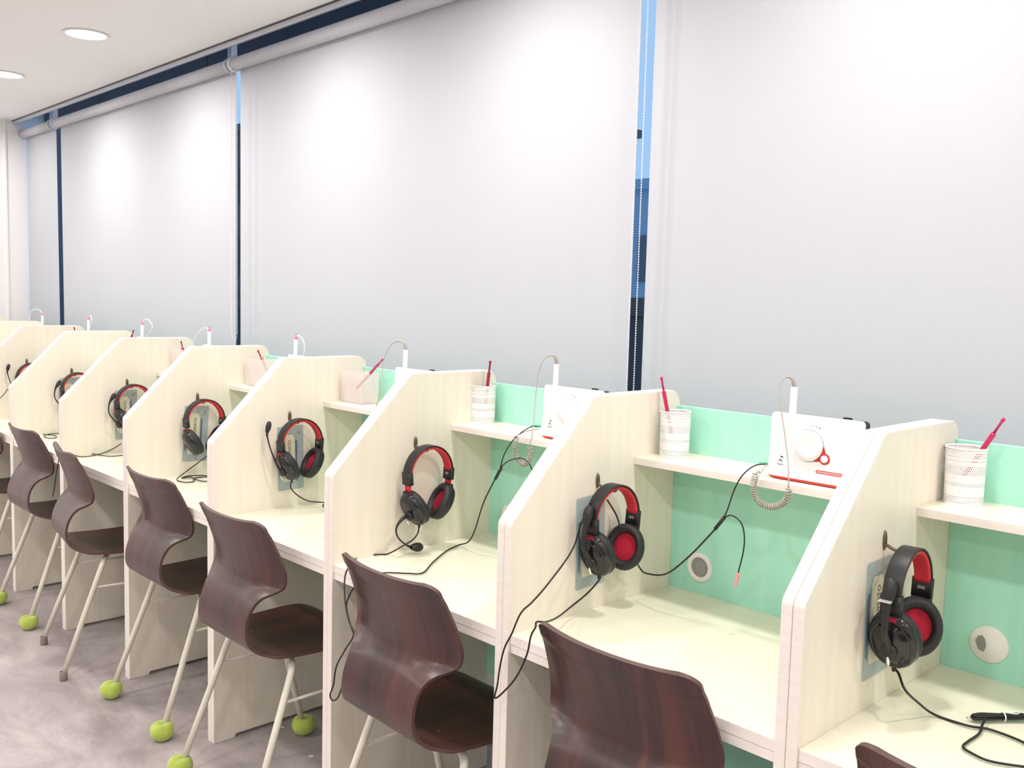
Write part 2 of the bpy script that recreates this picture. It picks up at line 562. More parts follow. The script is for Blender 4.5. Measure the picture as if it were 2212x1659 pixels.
# ---------------------------------------------------------------- roller blinds
RZ, RY, RR = 2.431, .700, .027
def bead_loop(x, x2, ztop, zbot, y, parent):
    b = MB()
    def bead(px_, py_, pz_, r=.0030):
        vs = [(px_ + r, py_, pz_), (px_ - r, py_, pz_), (px_, py_ + r, pz_), (px_, py_ - r, pz_), (px_, py_, pz_ + r), (px_, py_, pz_ - r)]
        b.add(vs, [(0, 2, 4), (2, 1, 4), (1, 3, 4), (3, 0, 4), (2, 0, 5), (1, 2, 5), (3, 1, 5), (0, 3, 5)], 0, True)
    pts = []
    n = int((ztop - zbot) / .0068)
    for i in range(n):
        t_ = i / n
        w = abs(x2 - x) * (1 - .35 * math.sin(PI * t_) * 0)
        pts.append((x, ztop - (ztop - zbot) * t_))
    for i in range(8):
        a = PI * i / 7
        pts.append(((x + x2) / 2 - (x2 - x) / 2 * math.cos(a), zbot - abs(x2 - x) / 2 * math.sin(a)))
    for i in range(n):
        pts.append((x2, zbot + (ztop - zbot) * i / n))
    for q in pts:
        bead(q[0], y, q[1])
    b.tube([(q[0], y, q[1]) for q in pts[::6]] , .0008, 4)
    return b.obj('bead_chain', 'whiteplastic', parent)
def blind(label, x0, x1, chain_x=None, bracket_left='alu', zb=.98):
    t = thing('roller_blind', label, 'blind', ((x0 + x1) / 2, RY, zb), 0, None)
    off = -t.location
    def L(p): return (p[0] + off.x, p[1] + off.y, p[2] + off.z)
    b = MB()
    nx = 40
    vs, fs = [], []
    for k, yy in enumerate((RY + RR - .0006, RY + RR + .0002)):
        for i in range(nx + 1):
            x = x0 + .008 + (x1 - x0 - .016) * i / nx
            for z in (zb + .02, 1.5, 2.0, RZ):
                dy = .0035 * math.sin(i / nx * 2.2 + x0) * (RZ - z) / 1.4
                vs.append(L((x, yy + dy, z)))
    q = 4 * (nx + 1)
    for i in range(nx):
        for j in range(3):
            a = i * 4 + j
            fs.append((a, a + 4, a + 5, a + 1))
            fs.append((q + a, q + a + 1, q + a + 5, q + a + 4))
    b.add(vs, fs, 0, True)
    b.obj('fabric', 'blind', t)
    b = MB(); b.box(L((x0 + .008, RY + RR - .008, zb)), L((x1 - .008, RY + RR + .008, zb + .024))); b.obj('bottom_bar', 'alu', t, bevel=.003)
    b = MB(); b.lathe([(.001, 0), (RR, 0), (RR, x1 - x0 - .02), (.001, x1 - x0 - .02)], L((x0 + .01, RY, RZ)), (1, 0, 0), 28); b.obj('roller_tube', 'roller', t)
    for xx in (x0, x1 - .010):
        b = MB()
        b.lathe([(.001, 0), (RR + .006, 0), (RR + .006, .009), (.001, .009)], L((xx, RY, RZ)), (1, 0, 0), 24, smooth=False)
        b.box(L((xx + .001, RY - .012, RZ)), L((xx + .006, RY + .012, CEIL + .2)))
        b.obj('bracket', 'whiteplastic' if xx == x0 else 'alu', t)
    if chain_x:
        bead_loop(chain_x[0] + off.x, chain_x[1] + off.x, RZ + off.z - .005, chain_x[2] + off.z, -.036, t)
    return t
blind('narrow white roller blind at the far end, beside the white wall', -6.115, -5.533)
blind('white roller blind between the two thin dark gaps at the far left', -5.472, -3.226, None)
blind('wide white roller blind left of the blue gap with a chain at its right edge', -3.200, -.936, (-3.155, -3.105, 1.25))
blind('widest white roller blind on the right, its top outside the frame', -.903, 1.36, (-.897, -.873, 1.195))
blind('white roller blind beyond the right edge of the photo', 1.40, 3.15)

# ---------------------------------------------------------------- ceiling downlights
t0 = None
n = 0
for yr, row in ((.19, 'window'), (-1.35, 'middle'), (-2.9, 'door')):
    for i in range(8):
        x = -5.79 + 1.13 * i
        if t0 is None:
            t0 = thing('downlight', '', 'ceiling light', (x, yr, CEIL), 0, 'ceiling downlights')
            b = MB(); b.lathe([(.080, .0005), (.092, -.0005), (.094, -.004), (.090, -.007), (.080, -.005), (.078, .0)], seg=40); b.obj('trim_ring', 'whiteplastic', t0)
            b = MB(); b.lathe([(.0005, -.0035), (.05, -.0035), (.080, -.003)], seg=40); b.obj('lens', 'lens', t0)
            o = t0
        else:
            o = copy_tree(t0)
            o.location = (x, yr, CEIL)
        ordn = ['furthest', 'second furthest', 'third furthest', 'fourth furthest', 'fifth', 'sixth', 'seventh', 'last'][i]
        if row == 'window' and i == 2:
            o['label'] = 'round recessed downlight near the top left, fully inside the photo'
        elif row == 'window' and i == 1:
            o['label'] = 'round recessed downlight cut by the left edge of the photo'
        else:
            o['label'] = f'round recessed downlight, {ordn} in the row on the {row} side of the ceiling'
        ld = bpy.data.lights.new('downlight_lamp', 'AREA')
        ld.shape = 'DISK'
        ld.size = .15
        ld.energy = LAMP_W
        ld.color = (1, .965, .92)
        ld.spread = math.radians(165)
        lo = bpy.data.objects.new('downlight_lamp', ld)
        C.objects.link(lo)
        lo.parent = o
        lo.location = (0, 0, -.012)

# ---------------------------------------------------------------- study booths
NAMES = ['nearest booth at the right edge', 'second booth from the right', 'third booth from the right', 'fourth booth from the right',
         'fifth booth from the right', 'sixth booth from the right', 'seventh booth from the right', 'eighth booth from the right',
         'ninth booth from the right', 'tenth booth from the right']
pan = [(0, 0), (0, H1), (Y2, H2), (YB, H2), (YB, 0), (.50, 0), (.497, .012), (.078, .012), (.072, 0)]
pan = rounded(pan, [0, .022, .018, .035, 0, 0, 0, 0, 0])
def booth(label, x0):
    t = thing('study_booth', label, 'study booth', (x0, 0, 0), 0, 'study booths in the row')
    for a in (.0004, P - T):
        b = MB()
        b.prism([(p[0], p[1]) for p in pan], a, a + T - .0004, 'x', 0, 1)
        b.obj('side_panel', ['panel', 'edge'], t, bevel=.0016)
    b = MB(); b.box((T, .0052, ZD - .0215), (P - T, YG, ZD), mats=[0, 0, 1, 0, 0, 0]); b.obj('desktop', ['desk', 'edge'], t, bevel=.0012)
    b = MB(); b.box((T, .0065, ZD - .0400), (P - T, .095, ZD - .0222), mats=[0, 0, 1, 0, 0, 0]); b.obj('desk_rail', ['desk', 'edge'], t, bevel=.001)
    b = MB(); b.box((T, YS, ZS - .0172), (P - T, YG, ZS), mats=[0, 0, 1, 0, 0, 0]); b.obj('shelf', ['desk', 'edge'], t, bevel=.0012)
    b = MB(); b.box((T, YG, .30), (P - T, YG + .0130, ZG)); b.obj('back_panel', 'mint', t, bevel=.001)
    return t
proto = booth('', 0)
cap_closed = {0}
for k in range(0, 10):
    o = proto if k == 0 else copy_tree(proto)
    o.location = (-P * k, 0, 0)
    extra = {0: 'cream study booth cut off by the right photo edge, a bundled cable on its desk',
             1: 'cream and mint study booth whose shelf holds the fully visible white player',
             2: 'cream and mint study booth third from the right, its player half hidden',
             3: 'cream study booth, fourth from right, pink-tinted box and steeply leaning pen on its shelf',
             4: 'cream study booth, fifth from right, coiled black cable lying on its desktop',
             5: 'cream study booth sixth from the right, cables crossing near its desk front',
             6: 'cream study booth seventh from the right, a small loop of cable on its desktop',
             7: 'cream study booth, eighth from right, its desk barely showing at the left edge',
             8: 'cream study booth, ninth from right, only its panel tops showing at the left edge',
             9: 'cream study booth, last at the far end against the white wall'}[k]
    o['label'] = extra
# cable grommets, parts of each booth
for k in range(0, 4):
    root = [q for q in C.objects if q.name.startswith('study_booth') and abs(q.location.x + P * k) < 1e-4][0]
    cx, cz, y = .110, .803, YG
    g = MB()
    if k == 0:
        g.lathe([(.036, 0), (.036, -.002), (.034, -.004), (.0005, -.0045)], (cx, y, cz), (0, 1, 0), 40)
        gr = g.obj('cable_grommet', 'ringwhite', root)
        g = MB()
        g.prism([(cx - .024, cz + .002), (cx - .020, cz + .013), (cx - .012, cz + .016), (cx - .006, cz + .008), (cx - .004, cz - .004), (cx - .008, cz - .016), (cx - .018, cz - .013)], y - .0052, y - .0040, 'y')
        g.obj('cable_slot', 'greyinside', gr)
    else:
        g.lathe([(.036, 0), (.036, -.003), (.034, -.0045), (.025, -.0045), (.024, -.003), (.024, 0)], (cx, y, cz), (0, 1, 0), 40)
        gr = g.obj('cable_grommet', 'ringwhite', root)
        g = MB(); g.lathe([(.0005, -.0012), (.0245, -.0012)], (cx, y, cz), (0, 1, 0), 32); g.obj('cable_slot', 'greyinside', gr)
        g = MB(); g.lathe([(.0005, -.0018), (.0195, -.0018)], (cx + .004, y, cz - .0005), (0, 1, 0), 32, su=.8); g.obj('cable_slot_shutter', 'silver', gr)

# ---------------------------------------------------------------- chairs
# profile stations from the top of the back to the front of the seat: y, z, half width, edge wrap (forward / up), normal
prof = [(-0.1840, 0.8280, 0.1500, 0.0162), (-0.1839, 0.8277, 0.1563, 0.0178), (-0.1836, 0.8267, 0.1623, 0.0194), (-0.1832, 0.8251, 0.1680, 0.0212), (-0.1825, 0.8229, 0.1731, 0.0229), (-0.1818, 0.8201, 0.1776, 0.0246), (-0.1809, 0.8170, 0.1812, 0.0262), (-0.1799, 0.8135, 0.1838, 0.0276), (-0.1788, 0.8098, 0.1855, 0.0287), (-0.1778, 0.8060, 0.1860, 0.0295),
        (-.1735, .792, .187, .0312), (-.168, .780, .188, .033), (-.160, .755, .191, .0365), (-.150, .725, .195, .039), (-.142, .700, .198, .040), (-.137, .680, .200, .040), (-.134, .664, .200, .038),
        (-.133, .652, .196, .032), (-.135, .643, .184, .022), (-.140, .632, .166, .012), (-.146, .620, .153, .005), (-.157, .602, .143, .001), (-.167, .582, .138, .0),
        (-.175, .562, .137, .0), (-.1795, .541, .138, .0), (-.1805, .521, .139, .0), (-.178, .502, .142, .0), (-.169, .484, .147, .0), (-.152, .468, .154, .001),
        (-.130, .456, .163, .003), (-.105, .446, .179, .007), (-.060, .441, .185, .009), (-.010, .439, .190, .009), (.050, .440, .194, .008),
        (.110, .443, .195, .006), (.150, .445, .192, .004), (.180, .445, .184, .002), (.203, .441, .170, .0), (.217, .434, .148, .0), (.224, .428, .112, .0)]
def resample(pr, n):
    L_ = [0]
    for a, b in zip(pr, pr[1:]):
        L_.append(L_[-1] + math.dist(a[:2], b[:2]))
    V4 = [Vector((*q[:3],)) for q in pr]
    pts = smooth_path([q[:3] for q in pr], 3)
    wr = []
    for i in range(len(pr) - 1):
        for k in range(3):
            wr.append(pr[i][3] * (1 - k / 3) + pr[i + 1][3] * k / 3)
    wr.append(pr[-1][3])
    return [(p.x, p.y, p.z, w_) for p, w_ in zip(pts, wr)]
def chair_shell():
    pr = resample(prof, 0)
    NUX = 20
    n_ = len(pr)
    grid = []
    s_len = 0
    lens = [0]
    for i in range(1, n_):
        s_len += math.dist(pr[i][:2], pr[i - 1][:2])
        lens.append(s_len)
    for i, (y, z, hw, wr) in enumerate(pr):
        ia, ic = i, i
        while ia > 0 and lens[i] - lens[ia] < .014:
            ia -= 1
        while ic < n_ - 1 and lens[ic] - lens[i] < .014:
            ic += 1
        a, c = pr[ia], pr[ic]
        ty, tz = c[0] - a[0], c[1] - a[1]
        l_ = math.hypot(ty, tz)
        ty, tz = ty / l_, tz / l_
        ny, nz_ = -tz, ty          # towards the sitter (forward on the back, up on the seat)
        # at the back t points down -> normal (+y); on the seat t points forward -> normal up
        row = []
        for k in range(NUX + 1):
            u = -1 + 2 * k / NUX
            w_ = wr * (abs(u) ** 2.2)
            # gentle downward bow of the top edge in the middle
            row.append((u * hw, y + ny * w_, z + nz_ * w_, u * hw, lens[i]))
        grid.append(row)
    b = MB()
    th = .0085
    # normals of the mid surface for the thickness
    def g(i, k):
        return Vector(grid[max(0, min(n_ - 1, i))][max(0, min(NUX, k))][:3])
    top, bot = [], []
    rows = [(max(0, i - 3), min(n_ - 1, i + 3)) for i in range(n_)]
    for i in range(n_):
        for k in range(NUX + 1):
            du = g(i, k + 1) - g(i, k - 1)
            dv = g(rows[i][1], k) - g(rows[i][0], k)
            nn = dv.cross(du).normalized()
            p = g(i, k)
            top.append(p - nn * th / 2)
            bot.append(p + nn * th / 2)
    W_ = NUX + 1
    fs, uvs = [], []
    for i in range(n_ - 1):
        for k in range(NUX):
            a = i * W_ + k
            quad = (a, a + W_, a + W_ + 1, a + 1)
            uvq = [(grid[i][k][3], grid[i][k][4]), (grid[i + 1][k][3], grid[i + 1][k][4]), (grid[i + 1][k + 1][3], grid[i + 1][k + 1][4]), (grid[i][k + 1][3], grid[i][k + 1][4])]
            fs.append(quad); uvs.append(uvq)
            fs.append(tuple(q + len(top) for q in quad[::-1])); uvs.append(uvq[::-1])
    b.add(top + bot, fs, 0, True)
    for i, q in enumerate(uvs):
        b.uv[i] = q
    # rim, its own vertices so the edge stays crisp
    loop = [k for k in range(W_)] + [i * W_ + NUX for i in range(1, n_)] + [(n_ - 1) * W_ + k for k in range(NUX - 1, -1, -1)] + [i * W_ for i in range(n_ - 2, 0, -1)]
    nl = len(loop)
    b.add([top[q] for q in loop] + [bot[q] for q in loop], [(i, (i + 1) % nl, nl + (i + 1) % nl, nl + i) for i in range(nl)], 1, True)
    return b
def make_chair():
    t = thing('plywood_chair', '', 'chair', group='brown plywood chairs at the booths')
    chair_shell().obj('seat_shell', ['wood', 'woodedge'], t)
    zt = .4325
    for (x, y) in ((-.07, -.055), (.07, -.055), (-.07, .09), (.07, .09)):
        b = MB(); b.lathe([(.0001, .0028), (.003, .0024), (.0048, .001), (.005, 0)], (x, y, .4435), (0, 0, 1), 12); b.obj('rivet', 'steel', t)
    for sx in (-1, 1):
        b = MB()
        b.tube([(sx * .10, -.034, zt - .010), (sx * .10, .09, zt - .010)], .009, 10)
        b.tube([(sx * .10, .028, zt - .010), (sx * .004, .028, zt - .010)], .008, 10)
        b.obj('seat_frame', 'leg', t)
        b = MB(); b.tube([(sx * .185, -.094, .325), (sx * .185, .122, .325)], .0045, 8); b.obj('side_rod', 'leg', t)
        # each leg is a bent tube that starts under the seat
        for pts in ([(sx * .055, -.020, zt - .010), (sx * .120, -.038, zt - .010), (sx * .155, -.052, zt - .012), (sx * .176, -.066, zt - .030), (sx * .181, -.078, zt - .060)],
                    [(sx * .055, .085, zt - .010), (sx * .120, .092, zt - .010), (sx * .155, .098, zt - .012), (sx * .176, .104, zt - .030), (sx * .181, .110, zt - .060)]):
            sy = -1 if pts[0][1] < 0 else 1
            e0, e1 = Vector(pts[-1]), Vector((sx * .210, sy * .21, .022))
            path = smooth_path(pts + [tuple(e0.lerp(e1, .06)), tuple(e0.lerp(e1, .12))], 5) + [e0.lerp(e1, .5), e1]
            b = MB(); b.tube(path, .0098, 14); b.obj('leg', 'leg', t)
    return t
def foot_pos(sx, sy): return (sx * .210, sy * .21)
def tennis_ball():
    b = MB()
    R = .0372
    # squashed ball with a cross cut pressed open round the leg
    seg, rings = 72, 28
    vs, fs = [], []
    for i in range(rings + 1):
        th_ = PI * i / rings
        for k in range(seg):
            a = 2 * PI * k / seg
            r = R
            slit = 0
            for q_ in range(4):
                dd = (a - q_ * PI / 2 + PI) % (2 * PI) - PI
                slit += math.exp(-(dd * math.sin(th_) / .055) ** 2)
            r -= .0020 * slit * max(0, min(1, (th_ - PI * .55) / .40))
            # the felt seam, a shallow groove swinging round the ball
            sy_ = math.cos(th_) - .42 * math.cos(2 * a + .6)
            r -= .0008 * math.exp(-(sy_ / .05) ** 2)
            z = -r * math.cos(th_) * .94
            if th_ > PI * .72:
                z -= (th_ - PI * .72) * .016
            if z < -R * .86:
                z = -R * .86
            vs.append((r * math.sin(th_) * math.cos(a), r * math.sin(th_) * math.sin(a), z + R * .86))
    for i in range(rings):
        for k in range(seg):
            a, c = i * seg + k, i * seg + (k + 1) % seg
            fs.append((a, c, c + seg, a + seg))
    b.add(vs, fs, 0, True)
    return b
chair0 = make_chair()
ball0 = None
cap0 = None
specs = [ # x, y, rot, feet (RL, RR, FL, FR) True = ball, label
    (.340, .075, .0, 'bbbb', 'dark brown plywood chair at the bottom right edge, only its top corner showing'),
    (-.302, .080, .0, 'bbbb', 'largest brown plywood chair, at the bottom centre right of the photo'),
    (-.943, .058, -.02, 'bbbb', 'brown plywood chair with a black cable looped beside its backrest, third from the right'),
    (-1.660, .044, .0, 'bbbb', 'brown plywood chair with glossy grain and a tennis ball showing past its right leg'),
    (-2.335, .100, .0, 'bbbb', 'brown plywood chair with two green tennis balls, in front of the fifth booth'),
    (-2.985, .056, -.15, 'ccbb', 'brown plywood chair turned slightly, its rear legs on bare grey rubber caps'),
    (-3.655, .100, .0, 'bbbb', 'brown plywood chair second from the left edge, one tennis ball on its right rear leg'),
    (-4.330, .090, .0, 'bbbb', 'brown plywood chair cut off by the left edge of the photo'),
]
for i, (x, y, r, feet, lab) in enumerate(specs):
    o = chair0 if i == 0 else copy_tree(chair0)
    o.location = (x, y, 0)
    o.rotation_euler = (0, 0, r)
    o['label'] = lab
    if i == 0:
        continue
def add_feet(o, feet):
    global ball0, cap0
    for (sx, sy), f in zip(((-1, -1), (1, -1), (-1, 1), (1, 1)), feet):
        fx, fy = foot_pos(sx, sy)
        if f == 'b':
            if ball0 is None:
                ball0 = tennis_ball().obj('tennis_ball', 'felt', o)
                ball0['label'] = 'lime green tennis ball on the foot'
                q = ball0
            else:
                q = ball0.copy(); C.objects.link(q); q.parent = o
            q.rotation_euler = (0, 0, random.uniform(0, 1.5))
            q.location = (fx, fy, .0005)
        else:
            if cap0 is None:
                b = MB(); b.lathe([(.001, 0), (.0130, 0), (.0140, .004), (.0135, .032), (.0105, .034)], (0, 0, 0), (0, .12 * -sy * -1 if False else 0, 1), 18)
                cap0 = b.obj('rubber_foot', 'cap', o)
                q = cap0
            else:
                q = cap0.copy(); C.objects.link(q); q.parent = o
            q.location = (fx, fy, 0)
roots = [q for q in C.objects if q.name.startswith('plywood_chair')]
roots.sort(key=lambda q: -q.location.x)
for q, sp_ in zip(roots, specs):
    add_feet(q, sp_[3])

# ---------------------------------------------------------------- hooks on the panels
hk0 = None
HY, HZ = .268, 1.040
for k in range(0, 9):
    xf = -P * k + T
    if hk0 is None:
        hk0 = thing('wall_hook', '', 'hook', (xf, HY, HZ), 0, 'bronze hooks on the booth panels')
        b = MB()
        b.lathe([(.0001, .0042), (.006, .004), (.0085, .003), (.0095, .0012), (.0095, 0)], (0, 0, -.002), (1, 0, 0), 24, uref=(0, 0, 1), su=1.0, sv=.66)
        # stretched plate
        for i_, v in enumerate(b.v):
            b.v[i_] = (v[0], v[1], v[2] * 1.9)
        b.obj('plate', 'bronze', hk0)
        b = MB()
        b.tube(smooth_path([(.002, 0, -.010), (.016, 0, -.016), (.034, 0, -.019), (.048, 0, -.020), (.055, 0, -.018), (.058, 0, -.014)], 5), .0030, 10)
        b.obj('prong', 'bronze', hk0)
        o = hk0
    else:
        o = copy_tree(hk0)
        o.location = (xf, HY, HZ)
    o['label'] = ['small bronze hook above the nearest headset at the right edge', 'small bronze hook above the headset with the big red ear pad, second from right',
                  'small bronze hook above the headset with bright red sliders, third from right', 'small bronze hook above the headset whose microphone sticks out, fourth from right',
                  'small bronze hook fifth from the right, above the headset without a visible microphone', 'small bronze hook sixth from the right, above the half-hidden red headband',
                  'small bronze hook seventh from the right', 'small bronze hook eighth from the right, nearest the left edge',
                  'small bronze hook on the ninth panel from the right'][k]

# ---------------------------------------------------------------- pockets with cards hung behind the headsets
def pocket(k, label, tilt=0.0, dy=0.0, mat='pocket'):
    xf = -P * k + T
    t = thing('card_pocket', label, 'card pocket', (xf, .262 + dy, .905), 0, 'card pockets under the hooks')
    t.rotation_euler = (tilt, 0, 0)
    b = MB(); b.prism(rounded([(-.048, -.112), (.048, -.112), (.048, .100), (-.048, .100)], [.004] * 4, 3), .0005, .0022, 'x'); b.obj('sleeve', mat, t)
    b = MB(); b.prism(rounded([(-.030, -.085), (.014, -.085), (.014, .058), (.006, .072), (-.022, .072), (-.030, .058)], [.003] * 6, 3), .0022, .0034, 'x')
    b.obj('card', 'ivorycard', t)
    b = MB(); b.box((.0023, .018, -.085), (.0029, .024, .052)); b.box((.0023, -.042, -.07), (.0027, -.037, .045)); b.obj('printed_bar', 'bluebar', t)
    # lettering runs up the card
    mw = Matrix.Translation((.0036, -.004, -.012)) @ Matrix(((0, 0, 1, 0), (0, 1, 0, 0), (-1, 0, 0, 0), (0, 0, 0, 1))).to_4x4()
    mw = Matrix.Translation((.0036, -.004, .022)) @ Matrix(((0, 0, 1, 0), (0, -1, 0, 0), (1, 0, 0, 0), (0, 0, 0, 1)))
    text_mesh('TOMATO', .0155, 'ink', t, mw)
    b = MB(); b.lathe([(.0001, .0012), (.0042, .0010), (.0045, .0)], (.0022, .030, .078), (1, 0, 0), 14); b.obj('snap_button', 'silver', t)
    return t
pocket(0, 'blue card pocket hidden behind the nearest headset, its lower corner showing', .02, -.004)
pocket(1, 'blue card pocket behind the headset second from right, its lower corner showing', .03, -.012)
pocket(3, 'blue card pocket with an ivory card, seen through the fourth headset from the right', .02, .010)
pocket(4, 'grey-blue card pocket with an ivory lettered card, seen through the fifth headset', -.06, -.002)
pocket(5, 'grey-blue card pocket seen through the half-hidden sixth headset', .0, .0)
pocket(6, 'pale card pocket seen under the seventh red headband from the right', .0, .0)

# ---------------------------------------------------------------- cable runs (world coordinates)
R = {}
R['p1_cable'] = [(0.07,0.228,0.831),(0.075,0.235,0.819),(0.1,0.206,0.806),(0.107,0.25,0.772),(0.118,0.295,0.742),(0.172,0.295,0.742),(0.204,0.309,0.742),(0.259,0.301,0.742),(0.302,0.268,0.742)]
R['p1_cable2'] = [(0.312,0.235,0.742),(0.288,0.213,0.742),(0.246,0.191,0.742),(0.216,0.196,0.742),(0.198,0.208,0.742),(0.196,0.233,0.742),(0.197,0.279,0.742),(0.191,0.309,0.746),(0.189,0.329,0.75)]
R['p1_bundle'] = [(0.171,0.328,0.748),(0.182,0.35,0.748),(0.197,0.373,0.748),(0.206,0.391,0.75),(0.225,0.394,0.75),(0.221,0.368,0.748)]
R['p2_left'] = [(-0.62,0.212,0.999),(-0.625,0.191,0.954),(-0.625,0.162,0.896),(-0.61,0.076,0.844),(-0.6,0.019,0.818),(-0.6,-0.014,0.801),(-0.628,-0.012,0.748),(-0.645,-0.015,0.714),(-0.652,-0.02,0.673),(-0.648,-0.03,0.637),(-0.655,-0.03,0.607),(-0.632,-0.03,0.625),(-0.582,-0.04,0.678),(-0.544,-0.05,0.738),(-0.534,-0.05,0.779),(-0.512,-0.06,0.806),(-0.504,-0.065,0.82),(-0.512,-0.03,0.81),(-0.565,0.06,0.786),(-0.618,0.16,0.774),(-0.624,0.22,0.791),(-0.616,0.25,0.819),(-0.6,0.235,0.841)]
R['p2_right'] = [(-0.6,0.334,0.894),(-0.59,0.341,0.857),(-0.603,0.38,0.82),(-0.574,0.37,0.818),(-0.514,0.36,0.834),(-0.453,0.36,0.889),(-0.388,0.36,0.964)]
R['p2_split'] = [(-0.391,0.36,0.961),(-0.369,0.36,0.991)]
R['p2_up'] = [(-0.371,0.36,0.988),(-0.362,0.36,1.01),(-0.35,0.365,1.056),(-0.335,0.37,1.087),(-0.321,0.39,1.106),(-0.32,0.44,1.105)]
R['p2_down'] = [(-0.371,0.36,0.99),(-0.352,0.36,0.998),(-0.329,0.36,0.988),(-0.319,0.36,0.963),(-0.319,0.36,0.928),(-0.329,0.36,0.879)]
R['p2_plug'] = [(-0.329,0.36,0.879),(-0.335,0.36,0.849),(-0.338,0.36,0.834)]
R['p2_band'] = [(-0.63,0.282,0.993),(-0.63,0.314,0.956),(-0.61,0.31,0.926)]
R['coil1'] = [(-0.316,0.43,1.106),(-0.298,0.375,1.095),(-0.298,0.372,1.1),(-0.307,0.372,1.092),(-0.31,0.372,1.062),(-0.297,0.372,1.037),(-0.267,0.372,1.03),(-0.241,0.372,1.042),(-0.229,0.372,1.059),(-0.229,0.372,1.075),(-0.233,0.375,1.107),(-0.246,0.39,1.137),(-0.26,0.4,1.178),(-0.276,0.41,1.223),(-0.289,0.42,1.26),(-0.29,0.43,1.287),(-0.282,0.44,1.295),(-0.275,0.445,1.29),(-0.272,0.45,1.275)]
R['p3_cable'] = [(-1.27,0.234,0.819),(-1.26,0.236,0.799),(-1.26,0.22,0.782),(-1.25,0.18,0.774),(-1.303,0.17,0.742),(-1.311,0.145,0.742),(-1.33,0.113,0.741),(-1.314,0.069,0.742),(-1.206,-0.02,0.767),(-1.212,-0.03,0.744),(-1.202,-0.04,0.712),(-1.18,-0.05,0.672),(-1.149,-0.06,0.642),(-1.116,-0.07,0.622),(-1.153,-0.07,0.573),(-1.189,-0.07,0.521),(-1.202,-0.07,0.469),(-1.216,-0.07,0.44),(-1.206,-0.07,0.428),(-1.181,-0.07,0.444),(-1.159,-0.07,0.489),(-1.146,-0.07,0.534),(-1.123,-0.07,0.587),(-1.11,-0.07,0.617),(-1.145,-0.06,0.637),(-1.178,-0.05,0.673),(-1.174,-0.04,0.707),(-1.161,-0.03,0.73),(-1.164,-0.01,0.742),(-1.164,0.053,0.742),(-1.124,0.096,0.742),(-1.103,0.129,0.742),(-1.162,0.21,0.742),(-1.227,0.312,0.742),(-1.252,0.376,0.742),(-1.203,0.37,0.763),(-1.166,0.36,0.805),(-1.132,0.36,0.889),(-1.085,0.36,0.966)]
R['p3_split'] = [(-1.088,0.36,0.96),(-1.066,0.36,0.994)]
R['p3_up'] = [(-1.07,0.36,0.991),(-1.058,0.36,1.027),(-1.04,0.37,1.065),(-1.016,0.375,1.089),(-1.002,0.4,1.107),(-1.011,0.44,1.106)]
R['p3_down'] = [(-1.066,0.36,0.997),(-1.036,0.36,1.017),(-0.993,0.36,1.03),(-0.977,0.37,1.021),(-0.973,0.38,1.004),(-0.96,0.38,0.978)]
R['coil2'] = [(-1.001,0.43,1.1),(-1.011,0.4,1.096),(-1.016,0.375,1.089),(-1.023,0.372,1.08),(-1.027,0.372,1.054),(-1.018,0.372,1.025),(-0.994,0.372,1.012),(-0.973,0.372,1.029),(-0.97,0.372,1.05),(-0.976,0.372,1.059),(-0.97,0.375,1.086),(-0.978,0.39,1.138),(-0.994,0.41,1.196),(-0.994,0.42,1.257),(-0.983,0.43,1.289),(-0.969,0.44,1.297),(-0.961,0.445,1.293),(-0.96,0.45,1.277)]
R['coil3'] = [(-1.693,0.38,1.039),(-1.664,0.38,1.093),(-1.652,0.39,1.152),(-1.674,0.41,1.207),(-1.679,0.42,1.243),(-1.664,0.43,1.283),(-1.639,0.44,1.3),(-1.613,0.445,1.296),(-1.607,0.45,1.277)]
R['p4_cable'] = [(-1.95,0.236,0.838),(-1.95,0.25,0.81),(-1.95,0.271,0.783),(-1.93,0.302,0.761),(-1.9,0.328,0.758),(-1.85,0.319,0.766),(-1.844,0.305,0.76),(-1.861,0.329,0.742),(-1.815,0.335,0.742)]
R['p5_cable'] = [(-2.62,0.277,0.816),(-2.62,0.245,0.789),(-2.6,0.191,0.766),(-2.603,0.16,0.742),(-2.537,0.161,0.742),(-2.536,0.193,0.742),(-2.614,0.222,0.742),(-2.618,0.185,0.742),(-2.643,0.228,0.742),(-2.608,0.276,0.742),(-2.517,0.278,0.742),(-2.514,0.222,0.742),(-2.591,0.222,0.742),(-2.588,0.272,0.742),(-2.573,0.325,0.742)]
R['p6_cable'] = [(-3.28,0.221,0.783),(-3.325,0.195,0.752),(-3.298,0.131,0.742),(-3.276,0.063,0.742),(-3.339,0.051,0.742),(-3.361,0.102,0.742),(-3.284,0.131,0.742),(-3.224,0.156,0.742),(-3.231,0.227,0.742),(-3.284,0.297,0.742)]
R['p7_cable'] = [(-4.25,0.339,0.742),(-4.297,0.298,0.742),(-4.315,0.238,0.742),(-4.212,0.181,0.742),(-4.068,0.141,0.742),(-3.979,0.138,0.742),(-3.942,0.167,0.741),(-3.866,0.149,0.742),(-3.85,0.121,0.742),(-3.892,0.11,0.742),(-3.965,0.133,0.742),(-3.99,0.176,0.742),(-3.961,0.219,0.742)]
R['p8_cable'] = [(-4.64,0.165,0.9),(-4.64,0.145,0.872),(-4.62,0.11,0.844),(-4.6,0.06,0.813)]
R['p8_cable2'] = [(-5.02,0.269,0.742),(-4.936,0.206,0.742),(-4.919,0.155,0.742)]
R['p6_low'] = [(-3.373,0.0,0.738),(-3.392,0.0,0.696),(-3.41,0.0,0.664),(-3.436,0.0,0.6),(-3.524,0.02,0.539)]
R['cB8'] = [(-4.98,0.45,1.289),(-5.035,0.45,1.303),(-5.115,0.45,1.306),(-5.19,0.45,1.285),(-5.209,0.45,1.244)]
